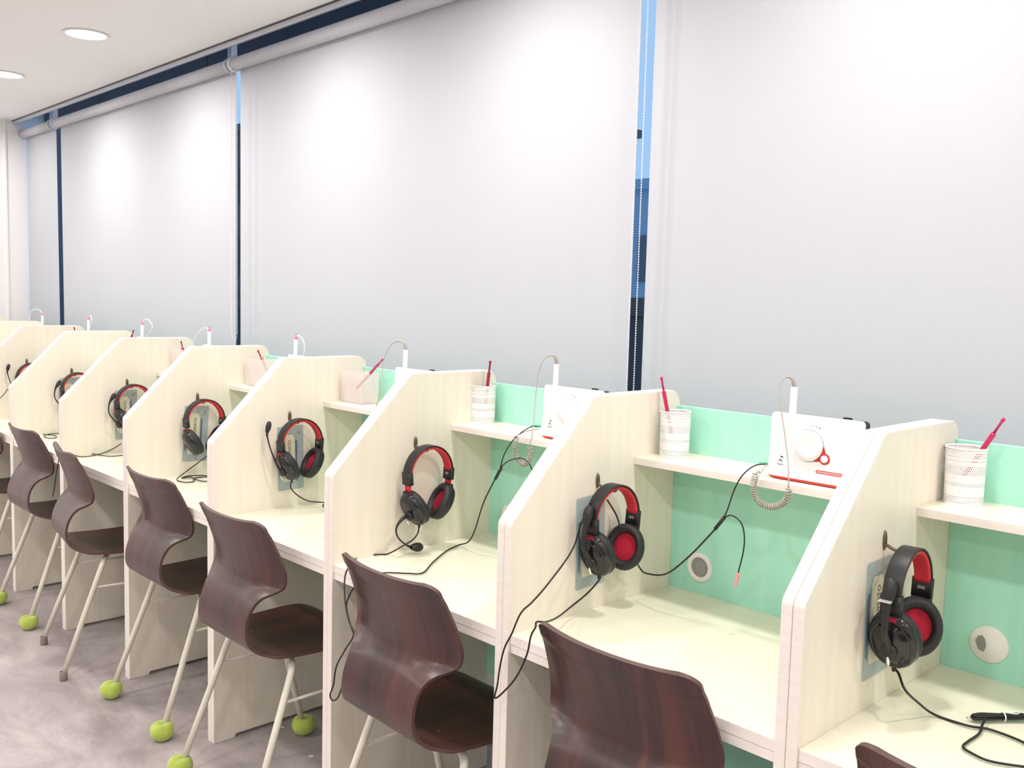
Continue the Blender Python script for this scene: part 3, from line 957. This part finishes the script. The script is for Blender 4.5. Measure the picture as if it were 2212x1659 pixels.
R['cB7'] = [(-4.271,0.45,1.291),(-4.245,0.45,1.292),(-4.233,0.45,1.273),(-4.247,0.45,1.242),(-4.274,0.45,1.215)]
R['cB6'] = [(-3.601,0.45,1.283),(-3.574,0.45,1.299),(-3.533,0.45,1.3),(-3.493,0.45,1.276),(-3.504,0.45,1.251),(-3.55,0.45,1.228)]
R['cB5'] = [(-2.929,0.45,1.28),(-2.97,0.45,1.287),(-3.025,0.45,1.268),(-3.069,0.45,1.237),(-3.091,0.45,1.204),(-3.1,0.45,1.17)]
R['cB4'] = [(-2.254,0.45,1.284),(-2.238,0.45,1.289),(-2.21,0.45,1.276),(-2.197,0.45,1.25),(-2.203,0.45,1.217)]

# ---------------------------------------------------------------- headsets
def sweep(b, path, sec, mat=0, closed_ends=True):
    """sweep a section (x, r) along a path in the yz plane; r is measured outwards from the path"""
    n, k_ = len(path), len(sec)
    vs = []
    for i, (y, z) in enumerate(path):
        a, c = path[max(0, i - 1)], path[min(n - 1, i + 1)]
        ty, tz = c[0] - a[0], c[1] - a[1]
        l_ = math.hypot(ty, tz)
        ny, nz_ = -tz / l_, ty / l_
        for (sx, sr) in sec:
            vs.append((sx, y + ny * sr, z + nz_ * sr))
    fs = []
    for i in range(n - 1):
        for j in range(k_):
            a, c = i * k_ + j, i * k_ + (j + 1) % k_
            fs.append((a, c, c + k_, a + k_))
    b.add(vs, fs, mat, True)
    if closed_ends:
        o = len(b.v) - n * k_
        b.f += [tuple(o + j for j in range(k_))[::-1], tuple(o + (n - 1) * k_ + j for j in range(k_))]
        b.m += [mat, mat]
        b.sm += [False, False]
def sect(w, r0, r1, rr=.002, n=4, xc=0):
    return [(p[0] + xc, p[1]) for p in rounded([(-w, r0), (w, r0), (w, r1), (-w, r1)], [rr] * 4, n)]
BX = .044
def headset(k, label, dy=.017, ztop=1.034, ext=(0, 0), mic=None, mic_label=None, cables=(), swivel=(0, 0), tilt=(.50, .50), rx=0., rz=0., scl=.94):
    xf = -P * k + T
    t = thing('headset', label, 'headset', (xf, HY + dy, ztop), 0, 'black and red headsets hanging on the booth panels')
    t.rotation_euler = (rx, 0, rz)
    t.scale = (scl, scl, scl)
    org = Vector(t.location)
    inv = (Matrix.Translation(org) @ Matrix.Rotation(rz, 4, 'Z') @ Matrix.Rotation(rx, 4, 'X') @ Matrix.Scale(scl, 4)).inverted()
    A, Bz = .083, .088
    arc = lambda a0, a1, n, ins=0: [(-(A - ins) * math.cos(a0 + (a1 - a0) * i / n), -Bz + (Bz - ins) * math.sin(a0 + (a1 - a0) * i / n)) for i in range(n + 1)]
    # path runs from the -y end over the top to the +y end: outward normal = +r
    b = MB(); sweep(b, arc(0, PI, 36), sect(.0175, -.0045, 0, .0018, 3, BX)); b.obj('headband', 'black', t)
    b = MB(); sweep(b, arc(.10, PI - .10, 32), sect(.0155, -.0125, -.004, .0038, 4, BX)); b.obj('headband_lining', 'redlining', t)
    for s_, e_, sw, tl in ((-1, ext[0], swivel[0], tilt[0]), (1, ext[1], swivel[1], tilt[1])):
        yb = s_ * A
        z0 = -Bz
        d_ = -s_ * .0015
        def seg(z_a, z_b, w, r0, r1, rr=.0015):
            bb = MB()
            lo = [(yb + d_ * ((-Bz - z_a) / .02), z_a), (yb + d_ * ((-Bz - z_b) / .02), z_b)]
            pth = lo if s_ > 0 else lo[::-1]
            sweep(bb, pth, sect(w, r0, r1, rr, 3, BX))
            return bb
        sl = seg(z0 + .014, z0 - .022, .0190, -.0125, .0008).obj('band_end_cap', 'black', t)
        if s_ > 0:
            q = MB(); q.box((BX - .007, yb - .0130 - .0005, z0 - .006), (BX + .007, yb - .0125, z0 + .000)); q.obj('badge', 'silver', sl)
        if e_ > .002:
            seg(z0 - .020, z0 - .026 - e_, .0135, -.0075, -.0035, .001).obj('slider', 'redlining', t)
        zc = z0 - .022 - e_
        yk = seg(zc - .001, zc - .020, .0185, -.0125, .0010).obj('yoke', 'black', t)
        if e_ <= .002 and s_ < 0:
            q = MB(); q.box((BX - .012, yb - .0024, zc - .012), (BX + .012, yb + .001, zc - .005)); q.obj('red_mark', 'redfoam', yk)
        # cup
        ct = math.cos(tl)
        ax = Vector((math.sin(sw) * ct * 1.0, s_ * math.cos(sw) * ct, -math.sin(tl))).normalized()   # outward normal
        cup_c = Vector((BX, s_ * (.0505 if tl > .4 else .053), zc - .0525))
        ur = Vector((math.cos(sw), -s_ * math.sin(sw), 0))
        hx, hz = .0450, .0545
        b = MB()
        prof_o = [(1.0, 0), (1.02, .004), (1.01, .009), (.95, .0145), (.84, .0180), (.80, .0178), (.78, .0165), (.75, .0185), (.5, .0225), (.25, .0240), (.001, .0245)]
        b.lathe([(r, h) for r, h in prof_o], cup_c, ax, 44, 0, su=hx, sv=hz, uref=ur)
        b.v = [v for v in b.v]
        cup = b.obj('ear_cup', 'blackgloss', t)
        # arm from the yoke down onto the cup
        b = MB()
        p0 = Vector((BX, yb + d_ * 2.6, zc - .018))
        dn = (Vector((0, 0, -1)) - ax * -ax.z).normalized()
        mid = cup_c + ax * .012 - dn * .036
        end = cup_c + ax * .016 - dn * .016
        secs = []
        for (c_, w_, th_) in ((p0 + Vector((0, -s_ * .006, .004)), .0185, .006), (p0 + Vector((0, -s_ * .006, -.006)), .0205, .0065), (mid, .019, .007), (end, .010, .005)):
            secs.append([c_ + Vector((sx_ * w_, sy_ * th_, 0)) for sx_, sy_ in ((-1, -1), (-.6, -1.25), (.6, -1.25), (1, -1), (1, 1), (.6, 1.25), (-.6, 1.25), (-1, 1))])
        vs = [p for q in secs for p in q]
        fs = [(i * 8 + j, i * 8 + (j + 1) % 8, (i + 1) * 8 + (j + 1) % 8, (i + 1) * 8 + j) for i in range(3) for j in range(8)] + [tuple(range(8))[::-1], tuple(range(24, 32))]
        b.add(vs, fs, 0, True)
        b.obj('arm', 'blackgloss', t)
        b = MB()
        b.lathe([(1.0, .001), (1.05, -.005), (1.04, -.012), (.96, -.018), (.84, -.0205), (.72, -.018), (.64, -.012), (.60, -.004)], cup_c, ax, 40, 0, su=hx, sv=hz, uref=ur)
        cu = b.obj('ear_cushion', 'blackpad', t)
        b = MB()
        b.lathe([(.66, -.006), (.5, -.0072), (.25, -.008), (.001, -.0082)], cup_c, ax, 32, 0, su=hx, sv=hz, uref=ur)
        b.obj('speaker_pad', 'redfoam', cu)
        if s_ < 0:
            left_c, left_ax = cup_c, ax
        else:
            right_c, right_ax = cup_c, ax
    # microphone
    piv = left_c + left_ax * .016 + Vector((.0, -.004, -.012))
    if mic:
        b = MB(); b.lathe([(.001, -.010), (.013, -.010), (.015, -.004), (.015, .004), (.012, .008), (.001, .009)], piv, left_ax, 24); b.obj('microphone_hinge', 'black', t)
        if mic == 'up':
            pts = [piv, piv + Vector((0, -.014, .020)), Vector((BX, -.103, -.135)), Vector((BX, -.1015, -.105)), Vector((BX, -.096, -.080))]
            wid = [.0072, .0068, .006, .0065, .0075]
            bulb = (Vector((BX, -.0915, -.066)), Vector((0, .30, 1)), .027, .0125)
        elif mic == 'arc':
            pts = [piv, piv + Vector((0, -.020, .020)), Vector((BX, -.112, -.125)), Vector((BX, -.112, -.090)), Vector((BX, -.102, -.062))]
            wid = [.005, .0032, .0026, .003, .006]
            bulb = (Vector((BX, -.095, -.055)), Vector((0, .55, 1)), .021, .0095)
        elif mic == 'out':
            pts = [piv, piv + Vector((0, -.018, .018)), Vector((BX - .006, -.110, -.105)), Vector((BX - .008, -.122, -.062)), Vector((BX - .01, -.124, -.045))]
            wid = [.005, .0035, .0024, .0026, .005]
            bulb = (Vector((BX - .01, -.119, -.024)), Vector((0, .25, 1)), .022, .0095)
        elif mic == 'down':
            W_ = lambda x, y, z: inv @ Vector((x, y, z))
            pts = [piv, W_(-1.270, .190, .842), W_(-1.268, .168, .820), W_(-1.266, .172, .795), W_(-1.264, .195, .772), W_(-1.262, .212, .762)]
            wid = [.006, .0055, .003, .0024, .0024, .004]
            bulb = (W_(-1.260, .232, .7585), Vector((0, 1, -.15)), .022, .0135)
        sp_ = smooth_path(pts, 6)
        wr = []
        for i in range(len(pts) - 1):
            wr += [wid[i] * (1 - j / 6) + wid[i + 1] * j / 6 for j in range(6)]
        wr.append(wid[-1])
        b = MB(); b.tube(sp_, wr, 12); b.obj('microphone_boom', 'black', t)
        c_, ax_, L_, R_ = bulb
        b = MB(); b.lathe([(R_ * .35, -L_ * .95), (R_ * .6, -L_ * .8), (R_ * .9, -L_ * .3), (R_, .15 * L_), (R_ * .9, .6 * L_), (R_ * .55, .9 * L_), (.0005, L_)], c_, ax_, 20); b.obj('microphone', 'black', t)
        if mic == 'up':
            q = MB(); q.box((BX - .011, -.1145, -.0800), (BX + .011, -.1050, -.0775))
            if k == 0: q.obj('silver_strip', 'brightsilver', t)
        b = MB()
        q = left_c + left_ax * .022 + Vector((0, -.004, -.030))
        b.lathe([(.0001, .0015), (.004, .001), (.0045, -.001)], q, left_ax, 12, su=.7, sv=2.2); b.obj('volume_slot', 'brightsilver', t)
    for nm, key, r, mat in cables:
        pts = R[key] if isinstance(key, str) else key
        pts = [inv @ Vector(p) for p in pts]
        if nm == 'cable' and key in ('p1_cable', 'p2_left', 'p3_cable', 'p4_cable', 'p5_cable'):
            cc, ca = (left_c, left_ax) if key != 'p5_cable' else (right_c, right_ax)
            foot = cc + ca * .010 + (Vector((0, 0, -1)) - ca * -ca.z).normalized() * .0545
            e0_ = foot - (foot - cc).normalized() * .006
            pts = pts + [foot, e0_] if key == 'p2_left' else [e0_, foot] + pts[1:]
            q = MB(); q.tube([e0_, foot + (foot - cc).normalized() * .007], [.0040, .0030], 10); q.obj('cable_relief', 'black', t)
        b = MB(); b.tube(smooth_path(pts, 7), r, 8); b.obj(nm, mat, t)
    return t, inv
CR = .0021
headset(0, 'nearest black headset at the right edge, a silver strip on its boom', dy=.012, ztop=1.030, mic='up', rz=.06, swivel=(.0, -.50), tilt=(.28, .16),
        cables=[('cable', 'p1_cable', .0023, 'cable'), ('cable', 'p1_cable2', .0023, 'cable')])
headset(1, 'black headset in front of the second panel, cables running to the shelf and desk edge', dy=.010, mic='up', swivel=(.0, -.36), tilt=(.33, .26),
        cables=[('cable', 'p2_left', .0021, 'cable'), ('cable', 'p2_right', .0021, 'cable'), ('cable_splitter', 'p2_split', .0045, 'black'), ('cable', 'p2_up', .0016, 'cable'),
                ('cable', 'p2_down', .0016, 'cable'), ('plug', [(-.3285, .36, .879), (-.3315, .36, .864), (-.334, .36, .851)], .0042, 'pinkplug'),
                ('jack', [(-.334, .36, .851), (-.337, .36, .838)], .0016, 'jack'), ('plug', [(-.335, .432, 1.1055), (-.3165, .440, 1.105)], .0036, 'greenplug'), ('cable', 'p2_band', .0021, 'cable')])
headset(2, 'black headset with bright red sliders and its microphone hanging below', dy=.016, ext=(.020, .013), mic='down', swivel=(.0, .22),
        cables=[('cable', 'p3_cable', .0021, 'cable'), ('cable_splitter', 'p3_split', .0045, 'black'), ('cable', 'p3_up', .0016, 'cable'), ('cable', 'p3_down', .0016, 'cable'),
                ('plug', [(-1.022, .425, 1.1065), (-1.004, .440, 1.106)], .0036, 'greenplug')])
headset(3, 'black headset with its microphone boom sticking out to the left, fourth from right', dy=.016, mic='out', swivel=(.0, .10), cables=[('cable', 'p4_cable', .0021, 'cable')])
headset(4, 'black and red headset without visible microphone, above the black cable coiled on a desk', dy=.008, ext=(.010, .004), mic=None, swivel=(.0, .20), cables=[('cable', 'p5_cable', .0021, 'cable')])
headset(5, 'half-hidden black and red headset sixth from right, thin boom bowed along its left', dy=.012, mic='arc', cables=[('cable', 'p6_cable', .0021, 'cable')])
headset(6, 'headset with only its red-lined band and boom showing, seventh from right', dy=.014, mic='arc', cables=[('cable', 'p7_cable', .0021, 'cable'), ('cable', 'p6_low', .0021, 'cable')])
headset(7, 'headset nearest the left edge, its boom standing away from the red band', dy=.012, mic='out', cables=[('cable', 'p8_cable', .0021, 'cable'), ('cable', 'p8_cable2', .0021, 'cable')])
# tied bundle of the nearest headset's cable
hs0 = [q for q in C.objects if q.name == 'headset'][0]
cb = Vector(hs0.location)
hinv = (Matrix.Translation(cb) @ Matrix.Rotation(.06, 4, 'Z') @ Matrix.Scale(.94, 4)).inverted()
def on_desk(x, y, z): return tuple(hinv @ Vector((x, y, z)))
a0, a1 = Vector((.168, .325, .7455)), Vector((.232, .402, .7455))
dirv = (a1 - a0).normalized()
side = Vector((-dirv.y, dirv.x, 0))
b = MB()
ln_ = (a1 - a0).length
for j, (w_, s0, s1, hh) in enumerate(((.0095, .0, 1.0, 0), (.0045, .05, .94, .0004), (.0072, .02, .97, .0042), (.0022, .08, .9, .0046))):
    pts = []
    for i in range(40):
        q_ = 2 * PI * i / 40
        c_ = math.cos(q_)
        s_ = s0 + (s1 - s0) * (.5 - .5 * math.copysign(abs(c_) ** .55, c_))
        pinch = .42 + .9 * abs(s_ - .56)
        lat = math.copysign(abs(math.sin(q_)) ** .7, math.sin(q_)) * w_ * pinch
        pts.append(on_desk(*(a0.lerp(a1, s_) + side * lat + Vector((0, 0, hh + .0005 * math.sin(5 * q_ + j))))))
    b.tube(pts, .0025, 8, closed=True)
b.obj('cable_bundle', 'cable', hs0)
b = MB()
mid = a0.lerp(a1, .56)
b.tube([on_desk(*(mid + side * (.0078 * math.cos(q)) + Vector((0, 0, .0012 + .0072 * math.sin(q))))) for q in [2 * PI * i / 16 for i in range(16)]], .0014, 6, closed=True)
mid = a0.lerp(a1, .64)
b.tube(smooth_path([on_desk(*(mid + Vector((0, 0, .008)))), on_desk(*(mid + side * -.006 + dirv * .012 + Vector((0, 0, .009)))), on_desk(*(mid + side * .001 + dirv * .024 + Vector((0, 0, .0085)))), on_desk(*(mid + side * -.004 + dirv * .034 + Vector((0, 0, .007))))], 5), .0010, 6)
b.obj('twist_tie', 'twist', hs0)
b = MB(); b.tube([on_desk(*(a0 - dirv * .010)), on_desk(*(a0 + dirv * .002))], .0018, 8); b.obj('jack', 'jack', hs0)
b = MB(); b.tube(smooth_path([on_desk(*a1), on_desk(.250, .425, .746), on_desk(.275, .440, .743), on_desk(.30, .43, .742)], 5), .0023, 8); b.obj('cable', 'cable', hs0)

# ---------------------------------------------------------------- white lesson players on the shelves
def rrect(x0, z0, x1, z1, r, n=5): return rounded([(x0, z0), (x1, z0), (x1, z1), (x0, z1)], [r] * 4, n)
def player(x, label):
    t = thing('lesson_player', label, 'audio player', (x, .430, ZS + .0016), 0, 'white lesson players on the shelves')
    t.rotation_euler = (-.05, 0, 0)
    w, h = .205, .140
    b = MB(); b.prism(rrect(0, .004, w, h, .009), 0, .0085, 'y'); b.obj('front_plate', 'whitegloss', t, bevel=.0012)
    b = MB(); b.prism(rrect(.004, .004, w - .001, h - .001, .009), .0085, .030, 'y'); b.obj('rear_housing', 'black', t, bevel=.002)
    b = MB(); b.prism(rounded([(.002, .0045), (.012, .0), (w - .012, .0), (w - .002, .0045)], [0, .003, .003, 0], 3), -.0006, .029, 'y'); b.obj('foot_strip', 'red', t)
    b = MB(); b.prism(rrect(w - .052, h - .002, w - .036, h + .003, .001, 2), .014, .022, 'y'); b.obj('top_button', 'black', t)
    # dial
    cx, cz = .0905, .0775
    b = MB(); b.lathe([(.0330, 0), (.0334, -.0004), (.0330, -.0008), (.0326, -.0004)], (cx, -.0001, cz), (0, 1, 0), 48); b.obj('dial_ring', 'silver', t)
    b = MB(); b.lathe([(.0318, 0), (.0318, -.0050), (.0305, -.0066), (.020, -.0060), (.010, -.0054), (.0002, -.0052)], (cx, 0, cz), (0, 1, 0), 48); b.obj('dial', 'whiteplastic', t)
    # red drop-shaped surround with a small white button
    bx, bz, br = .1275, .0545, .0115
    dv = Vector((cx - bx, cz - bz)).normalized()
    an = math.atan2(dv.y, dv.x)
    pts = []
    for i in range(21):
        a = an + 1.15 + (2 * PI - 2.3) * i / 20
        pts.append((bx + br * math.cos(a), bz + br * math.sin(a)))
    a_out = an + PI
    e1 = (cx + .0338 * math.cos(a_out + .62), cz + .0338 * math.sin(a_out + .62))
    e2 = (cx + .0338 * math.cos(a_out - .62), cz + .0338 * math.sin(a_out - .62))
    arc_ = [(cx + .0322 * math.cos(a_out - .5 + i * .1), cz + .0322 * math.sin(a_out - .5 + i * .1)) for i in range(11)]
    d1 = (Vector(e1) - Vector(pts[-1])).length
    d2 = (Vector(e2) - Vector(pts[-1])).length
    far = [e1, *arc_[::-1], e2] if d1 < d2 else [e2, *arc_, e1]
    b = MB(); b.prism(pts + far, -.0012, .0, 'y'); b.obj('dial_drop', 'red', t)
    b = MB(); b.lathe([(.0078, -.001), (.0078, -.0026), (.006, -.0034), (.0002, -.0034)], (bx, 0, bz), (0, 1, 0), 24); b.obj('button', 'whiteplastic', t)
    # slot with a red outline
    b = MB(); b.prism(rrect(.110, .0235, .182, .0305, .0034), -.0003, .0, 'y'); s_ = b.obj('slider_slot', 'red', t)
    b = MB(); b.prism(rrect(.1114, .0248, .1806, .0292, .0020), -.0006, -.0003, 'y'); b.obj('slider_bar', 'pinkplug', s_)
    # dots over the dial, smallest at the left
    b = MB()
    for i in range(5):
        a = PI / 2 + .28 - i * .165
        b.lathe([(.0006 + .00028 * i, -.0002), (.0001, -.0003)], (cx + .006 + .0415 * math.cos(a), 0, cz + .0415 * math.sin(a)), (0, 1, 0), 10)
    b.lathe([(.0008, -.0002), (.0001, -.0003)], (cx - .0405, 0, cz - .006), (0, 1, 0), 10)
    b.lathe([(.0008, -.0002), (.0001, -.0003)], (.105, 0, .027), (0, 1, 0), 10)
    b.obj('printed_dots', 'greyink', t)
    # emblem: tilted drop over a chevron, lettering under it
    b = MB()
    ex, ez = .0290, .0415
    b.prism([(ex + .0022 * math.cos(a) * 1.3 + .0008 * math.cos(a) ** 3 + .0022, ez + .0014 * math.sin(a) - .0009 * math.cos(a) + .0050) for a in [2 * PI * i / 16 for i in range(16)]], -.0003, 0, 'y')
    b.prism([(ex - .0050, ez - .0040), (ex - .0044, ez - .0048), (ex, ez - .0020), (ex + .0036, ez - .0062), (ex + .0046, ez - .0054), (ex + .0004, ez + .0004), (ex - .0004, ez + .0004)], -.0003, 0, 'y')
    b.obj('emblem', 'blackink', t)
    text_mesh('Eugen', .0062, 'greyink', t, Matrix.Translation((ex, -.0002, ez - .0105)) @ Matrix(((1, 0, 0, 0), (0, 0, -1, 0), (0, 1, 0, 0), (0, 0, 0, 1))), ext=.0001)
    return t
def helix(path, r, turns):
    sp_ = smooth_path(path, 10)
    L_ = [0]
    for a, c in zip(sp_, sp_[1:]):
        L_.append(L_[-1] + (c - a).length)
    tot = L_[-1]
    out = []
    n_ = turns * 12
    j = 0
    u = None
    for i in range(n_ + 1):
        s_ = tot * i / n_
        while j < len(sp_) - 2 and L_[j + 1] < s_:
            j += 1
        f = (s_ - L_[j]) / max(1e-9, L_[j + 1] - L_[j])
        c = sp_[j].lerp(sp_[j + 1], f)
        tg = (sp_[j + 1] - sp_[j]).normalized()
        if u is None:
            u = tg.orthogonal().normalized()
        u = (u - tg * u.dot(tg)).normalized()
        w = tg.cross(u)
        a = 2 * PI * i / 12
        out.append(c + (u * math.cos(a) + w * math.sin(a)) * r)
    return out
def reading_pen(x, label, kind, path, coil=None, coil_turns=24):
    """kind grey: grey strain relief and coiled lead; kind pink: pink end and white lead"""
    z0 = 1.196
    t = thing('reading_pen', label, 'reading pen', (x, .449, z0), 0, 'white reading pens standing in the players')
    L = lambda p: (p[0] - x, p[1] - .449, p[2] - z0)
    b = MB(); b.lathe([(.001, 0), (.0082, 0), (.0086, .01), (.0076, .050), (.0066, .078), (.001, .0785)], seg=20); b.obj('barrel', 'whiteplastic', t)
    if kind == 'grey':
        p3 = [Vector(L(p)) for p in path]
        # strain relief over the last part of the lead
        e_ = smooth_path(p3, 6)
        b = MB()
        tail = e_[-15:]
        b.tube(tail, [.0018 + .0030 * (i / (len(tail) - 1)) + (.0006 if i % 2 else 0) for i in range(len(tail))], 10)
        b.obj('strain_relief', 'greycable', t)
        b = MB(); b.tube(e_[:-10], .0014, 8); b.obj('lead', 'greycable', t)
        if coil:
            hp = helix([L(p) for p in coil], .0060, coil_turns)
            b = MB(); b.tube(hp, .0015, 6); b.obj('coiled_lead', 'greycable', t)
    else:
        b = MB(); b.lathe([(.0050, .078), (.0052, .086), (.0040, .092), (.001, .094)], seg=16); b.obj('pen_end', 'pinktip', t)
        b = MB(); b.tube([(0, 0, .092), (0, 0, .099)], .0017, 8); b.obj('nib', 'pen', t)
        b = MB(); b.tube(smooth_path([L(p) for p in path], 7), .0020, 8); b.obj('lead', 'whitecable', t)
    return t
players = [(-.314, 'fully visible white lesson player with a red foot and a red drop beside its dial'),
           (-.990, 'white lesson player half hidden by a panel, right of the cup with an upright pen'),
           (-1.643, 'white lesson player with only its upper left corner showing, right of the pink-tinted box'),
           (-2.290, 'white lesson player fourth from the right, behind the panel, under the first pink-ended reading pen'),
           (-2.965, 'white lesson player fifth from the right, hidden behind its booth panel'),
           (-3.637, 'white lesson player sixth from the right, hidden behind its booth panel'),
           (-4.307, 'white lesson player seventh from the right, hidden behind its booth panel'),
           (-5.016, 'white lesson player eighth from the right, hidden behind its booth panel')]
pl0 = None
for x, lab in players:
    if pl0 is None:
        pl0 = player(x, lab)
    else:
        o = copy_tree(pl0)
        o.location = (x, .430, ZS + .0016)
        o['label'] = lab
# split each coiled lead: straight start, coil, long free rise
c1, c2, c3 = R['coil1'], R['coil2'], R['coil3']
reading_pen(-.272, 'white reading pen with a grey coiled lead, rising from the fully visible player', 'grey', [c1[9]] + c1[10:], c1[3:10], 30)
reading_pen(-.960, 'white reading pen with a grey coiled lead, rising from the half-hidden player', 'grey', c2[9:], c2[3:10], 25)
reading_pen(-1.607, 'white reading pen with a grey arching lead, leftmost of the three grey-tipped ones', 'grey', c3, None)
for x, key, lab in ((-2.254, 'cB4', 'pink-ended white reading pen with its lead bent to the right, nearest of the pink-ended ones'),
                    (-2.929, 'cB5', 'pink-ended white reading pen with its white lead arching far out to the left'),
                    (-3.601, 'cB6', 'pink-ended white reading pen with its lead curled in a round loop to the right'),
                    (-4.271, 'cB7', 'pink-ended white reading pen with a tight narrow loop of lead, second from the left'),
                    (-4.980, 'cB8', 'leftmost pink-ended reading pen, its lead arching towards the white wall')):
    pts = list(R[key])
    l_ = pts[-1]
    pts += [(l_[0], .44, l_[2] - .05), (x - .030 if l_[0] < x else l_[0], .425, 1.11)]
    reading_pen(x, lab, 'pink', [(x, .45, 1.286)] + pts, None)
for key, x in (('coil1', -.316), ('coil2', -1.001)):
    pr = [q for q in C.objects if q.name.startswith('reading_pen') and q.parent is None]
    pr = min(pr, key=lambda q: abs(q.location.x - (x + .044)))
    pp = R[key][:4]
    b = MB(); b.tube(smooth_path([(p[0] - pr.location.x, p[1] - pr.location.y, p[2] - pr.location.z) for p in pp], 5), .0014, 8); b.obj('lead', 'greycable', pr)

# ---------------------------------------------------------------- pencil cups
def cup(x, y, label):
    t = thing('pencil_cup', label, 'pencil cup', (x, y, ZS), 0, 'white perforated metal cups')
    H_, R0, R1 = .108, .0345, .0362
    b = MB()
    n_ = 12
    vf = lambda p: p[1] / H_
    b.lathe([(R0 + (R1 - R0) * i / n_, H_ * i / n_) for i in range(n_ + 1)], seg=64, uv=vf)
    b.obj('perforated_wall', 'perf', t)
    b = MB(); b.lathe([(.001, .0012), (R0 - .0005, .0012), (R0 + .0006, .0022), (R0 + .0008, .0002), (.001, .0)], seg=48); b.obj('base', 'whiteplastic', t)
    b = MB(); b.lathe([(R1 - .0008, H_ - .003), (R1 + .0008, H_ - .003), (R1 + .0013, H_ - .001), (R1 + .0008, H_ + .0008), (R1 - .0006, H_ + .0008), (R1 - .0011, H_ - .001), (R1 - .0008, H_ - .003)], seg=48); b.obj('rim', 'whiteplastic', t)
    return t
cup(.061, .507, 'striped white perforated metal cup at the right edge, a magenta pen leaning right in it')
cup(-.601, .488, 'striped white perforated metal cup in the second booth, a pen leaning left in it')
cup(-1.306, .507, 'striped white perforated metal cup in the third booth, its dark red pen upright')
def tray(x, y, label):
    t = thing('pencil_box', label, 'pencil box', (x, y, ZS), 0, 'pink-tinted clear pencil boxes')
    w, d_, h, th_ = .120, .070, .105, .0022
    b = MB()
    b.box((0, 0, 0), (w, d_, th_))
    b.box((0, 0, th_), (w, th_, h)); b.box((0, d_ - th_, th_), (w, d_, h)); b.box((0, th_, th_), (th_, d_ - th_, h)); b.box((w - th_, th_, th_), (w, d_ - th_, h))
    b.obj('box_wall', 'acrylic', t)
    return t
tr0 = None
for x, lab in ((-1.968, 'pink-tinted clear pencil box in the fourth booth, a magenta pen leaning steeply right'), (-2.630, 'pink-tinted clear pencil box in the fifth booth, a crimson pen leaning left'),
               (-3.300, 'pink-tinted clear pencil box in the sixth booth, its top barely showing over the panel'), (-3.945, 'pencil box hidden in the seventh booth from the right'),
               (-4.690 + .02, 'pencil box hidden in the eighth booth from the right')):
    if tr0 is None:
        tr0 = tray(x, .452, lab)
    else:
        o = copy_tree(tr0)
        o.location = (x, .452, ZS)
        o['label'] = lab
def pen(tip, low, label, mat='pen', ln=.150):
    tip, low = Vector(tip), Vector(low)
    dr = (tip - low).normalized()
    base = tip - dr * ln
    if base.z < ZS + .004:
        base = tip - dr * ((tip.z - ZS - .004) / dr.z)
    ln2 = (tip - base).length
    t = thing('pen', label, 'pen', tuple(base), 0, 'magenta pens in the cups and boxes')
    b = MB(); b.lathe([(.001, 0), (.0028, .006), (.0050, .014), (.0052, ln2 - .036), (.0046, ln2 - .034), (.001, ln2 - .0338)], (0, 0, 0), dr, 6, smooth=False); b.obj('barrel', mat, t)
    b = MB(); b.lathe([(.001, ln2 - .036), (.0026, ln2 - .036), (.0026, ln2 - .008), (.0036, ln2 - .007), (.0036, ln2 - .001), (.001, ln2)], (0, 0, 0), dr, 14); b.obj('push_button', mat if mat == 'pen' else 'redfoam', t)
    return t
pen((.121, .515, 1.247), (.085, .513, 1.18), 'magenta pen leaning right in the striped cup at the right edge')
pen((-.6385, .475, 1.266), (-.619, .478, 1.188), 'magenta pen leaning slightly left in the second booth cup')
pen((-1.283, .510, 1.261), (-1.292, .510, 1.189), 'dark red pen standing upright in the third booth cup', 'pendark')
pen((-1.782, .49, 1.233), (-1.931, .49, 1.122), 'bright magenta pen leaning far right out of a pink-tinted box', 'pen', .19)
pen((-2.604, .49, 1.214), (-2.539, .49, 1.150), 'crimson pen leaning left over the fifth booth panel', 'pendark', .14)
pen((-3.286, .49, 1.215), (-3.249, .49, 1.150), 'small crimson pen tip leaning left, sixth pen from the right', 'pendark', .14)
pen((-3.801, .49, 1.242), (-3.852, .49, 1.180), 'red pen tip leaning right, seventh pen from the right', 'pendark', .15)
pen((-4.630, .50, 1.222), (-4.600, .50, 1.170), 'tiny red pen tip furthest to the left', 'pendark', .13)

# ---------------------------------------------------------------- scraps on the floor
for (x, y, a), lab in zip(((-1.955, .225, .4), (-1.72, .19, 1.1)), ('tiny white paper scrap on the floor beside a booth panel foot', 'tiny white paper scrap on the floor under the fourth booth')):
    b = MB(); b.prism([(-.009, -.004), (.002, -.006), (.010, -.001), (.006, .005), (-.005, .004)], 0, .0012, 'z')
    o = b.obj('paper_scrap', 'scuff'); o.location = (x, y, .0004); o.rotation_euler = (0, 0, a)
    tag(o, lab, 'paper scrap', 'paper scraps on the floor')
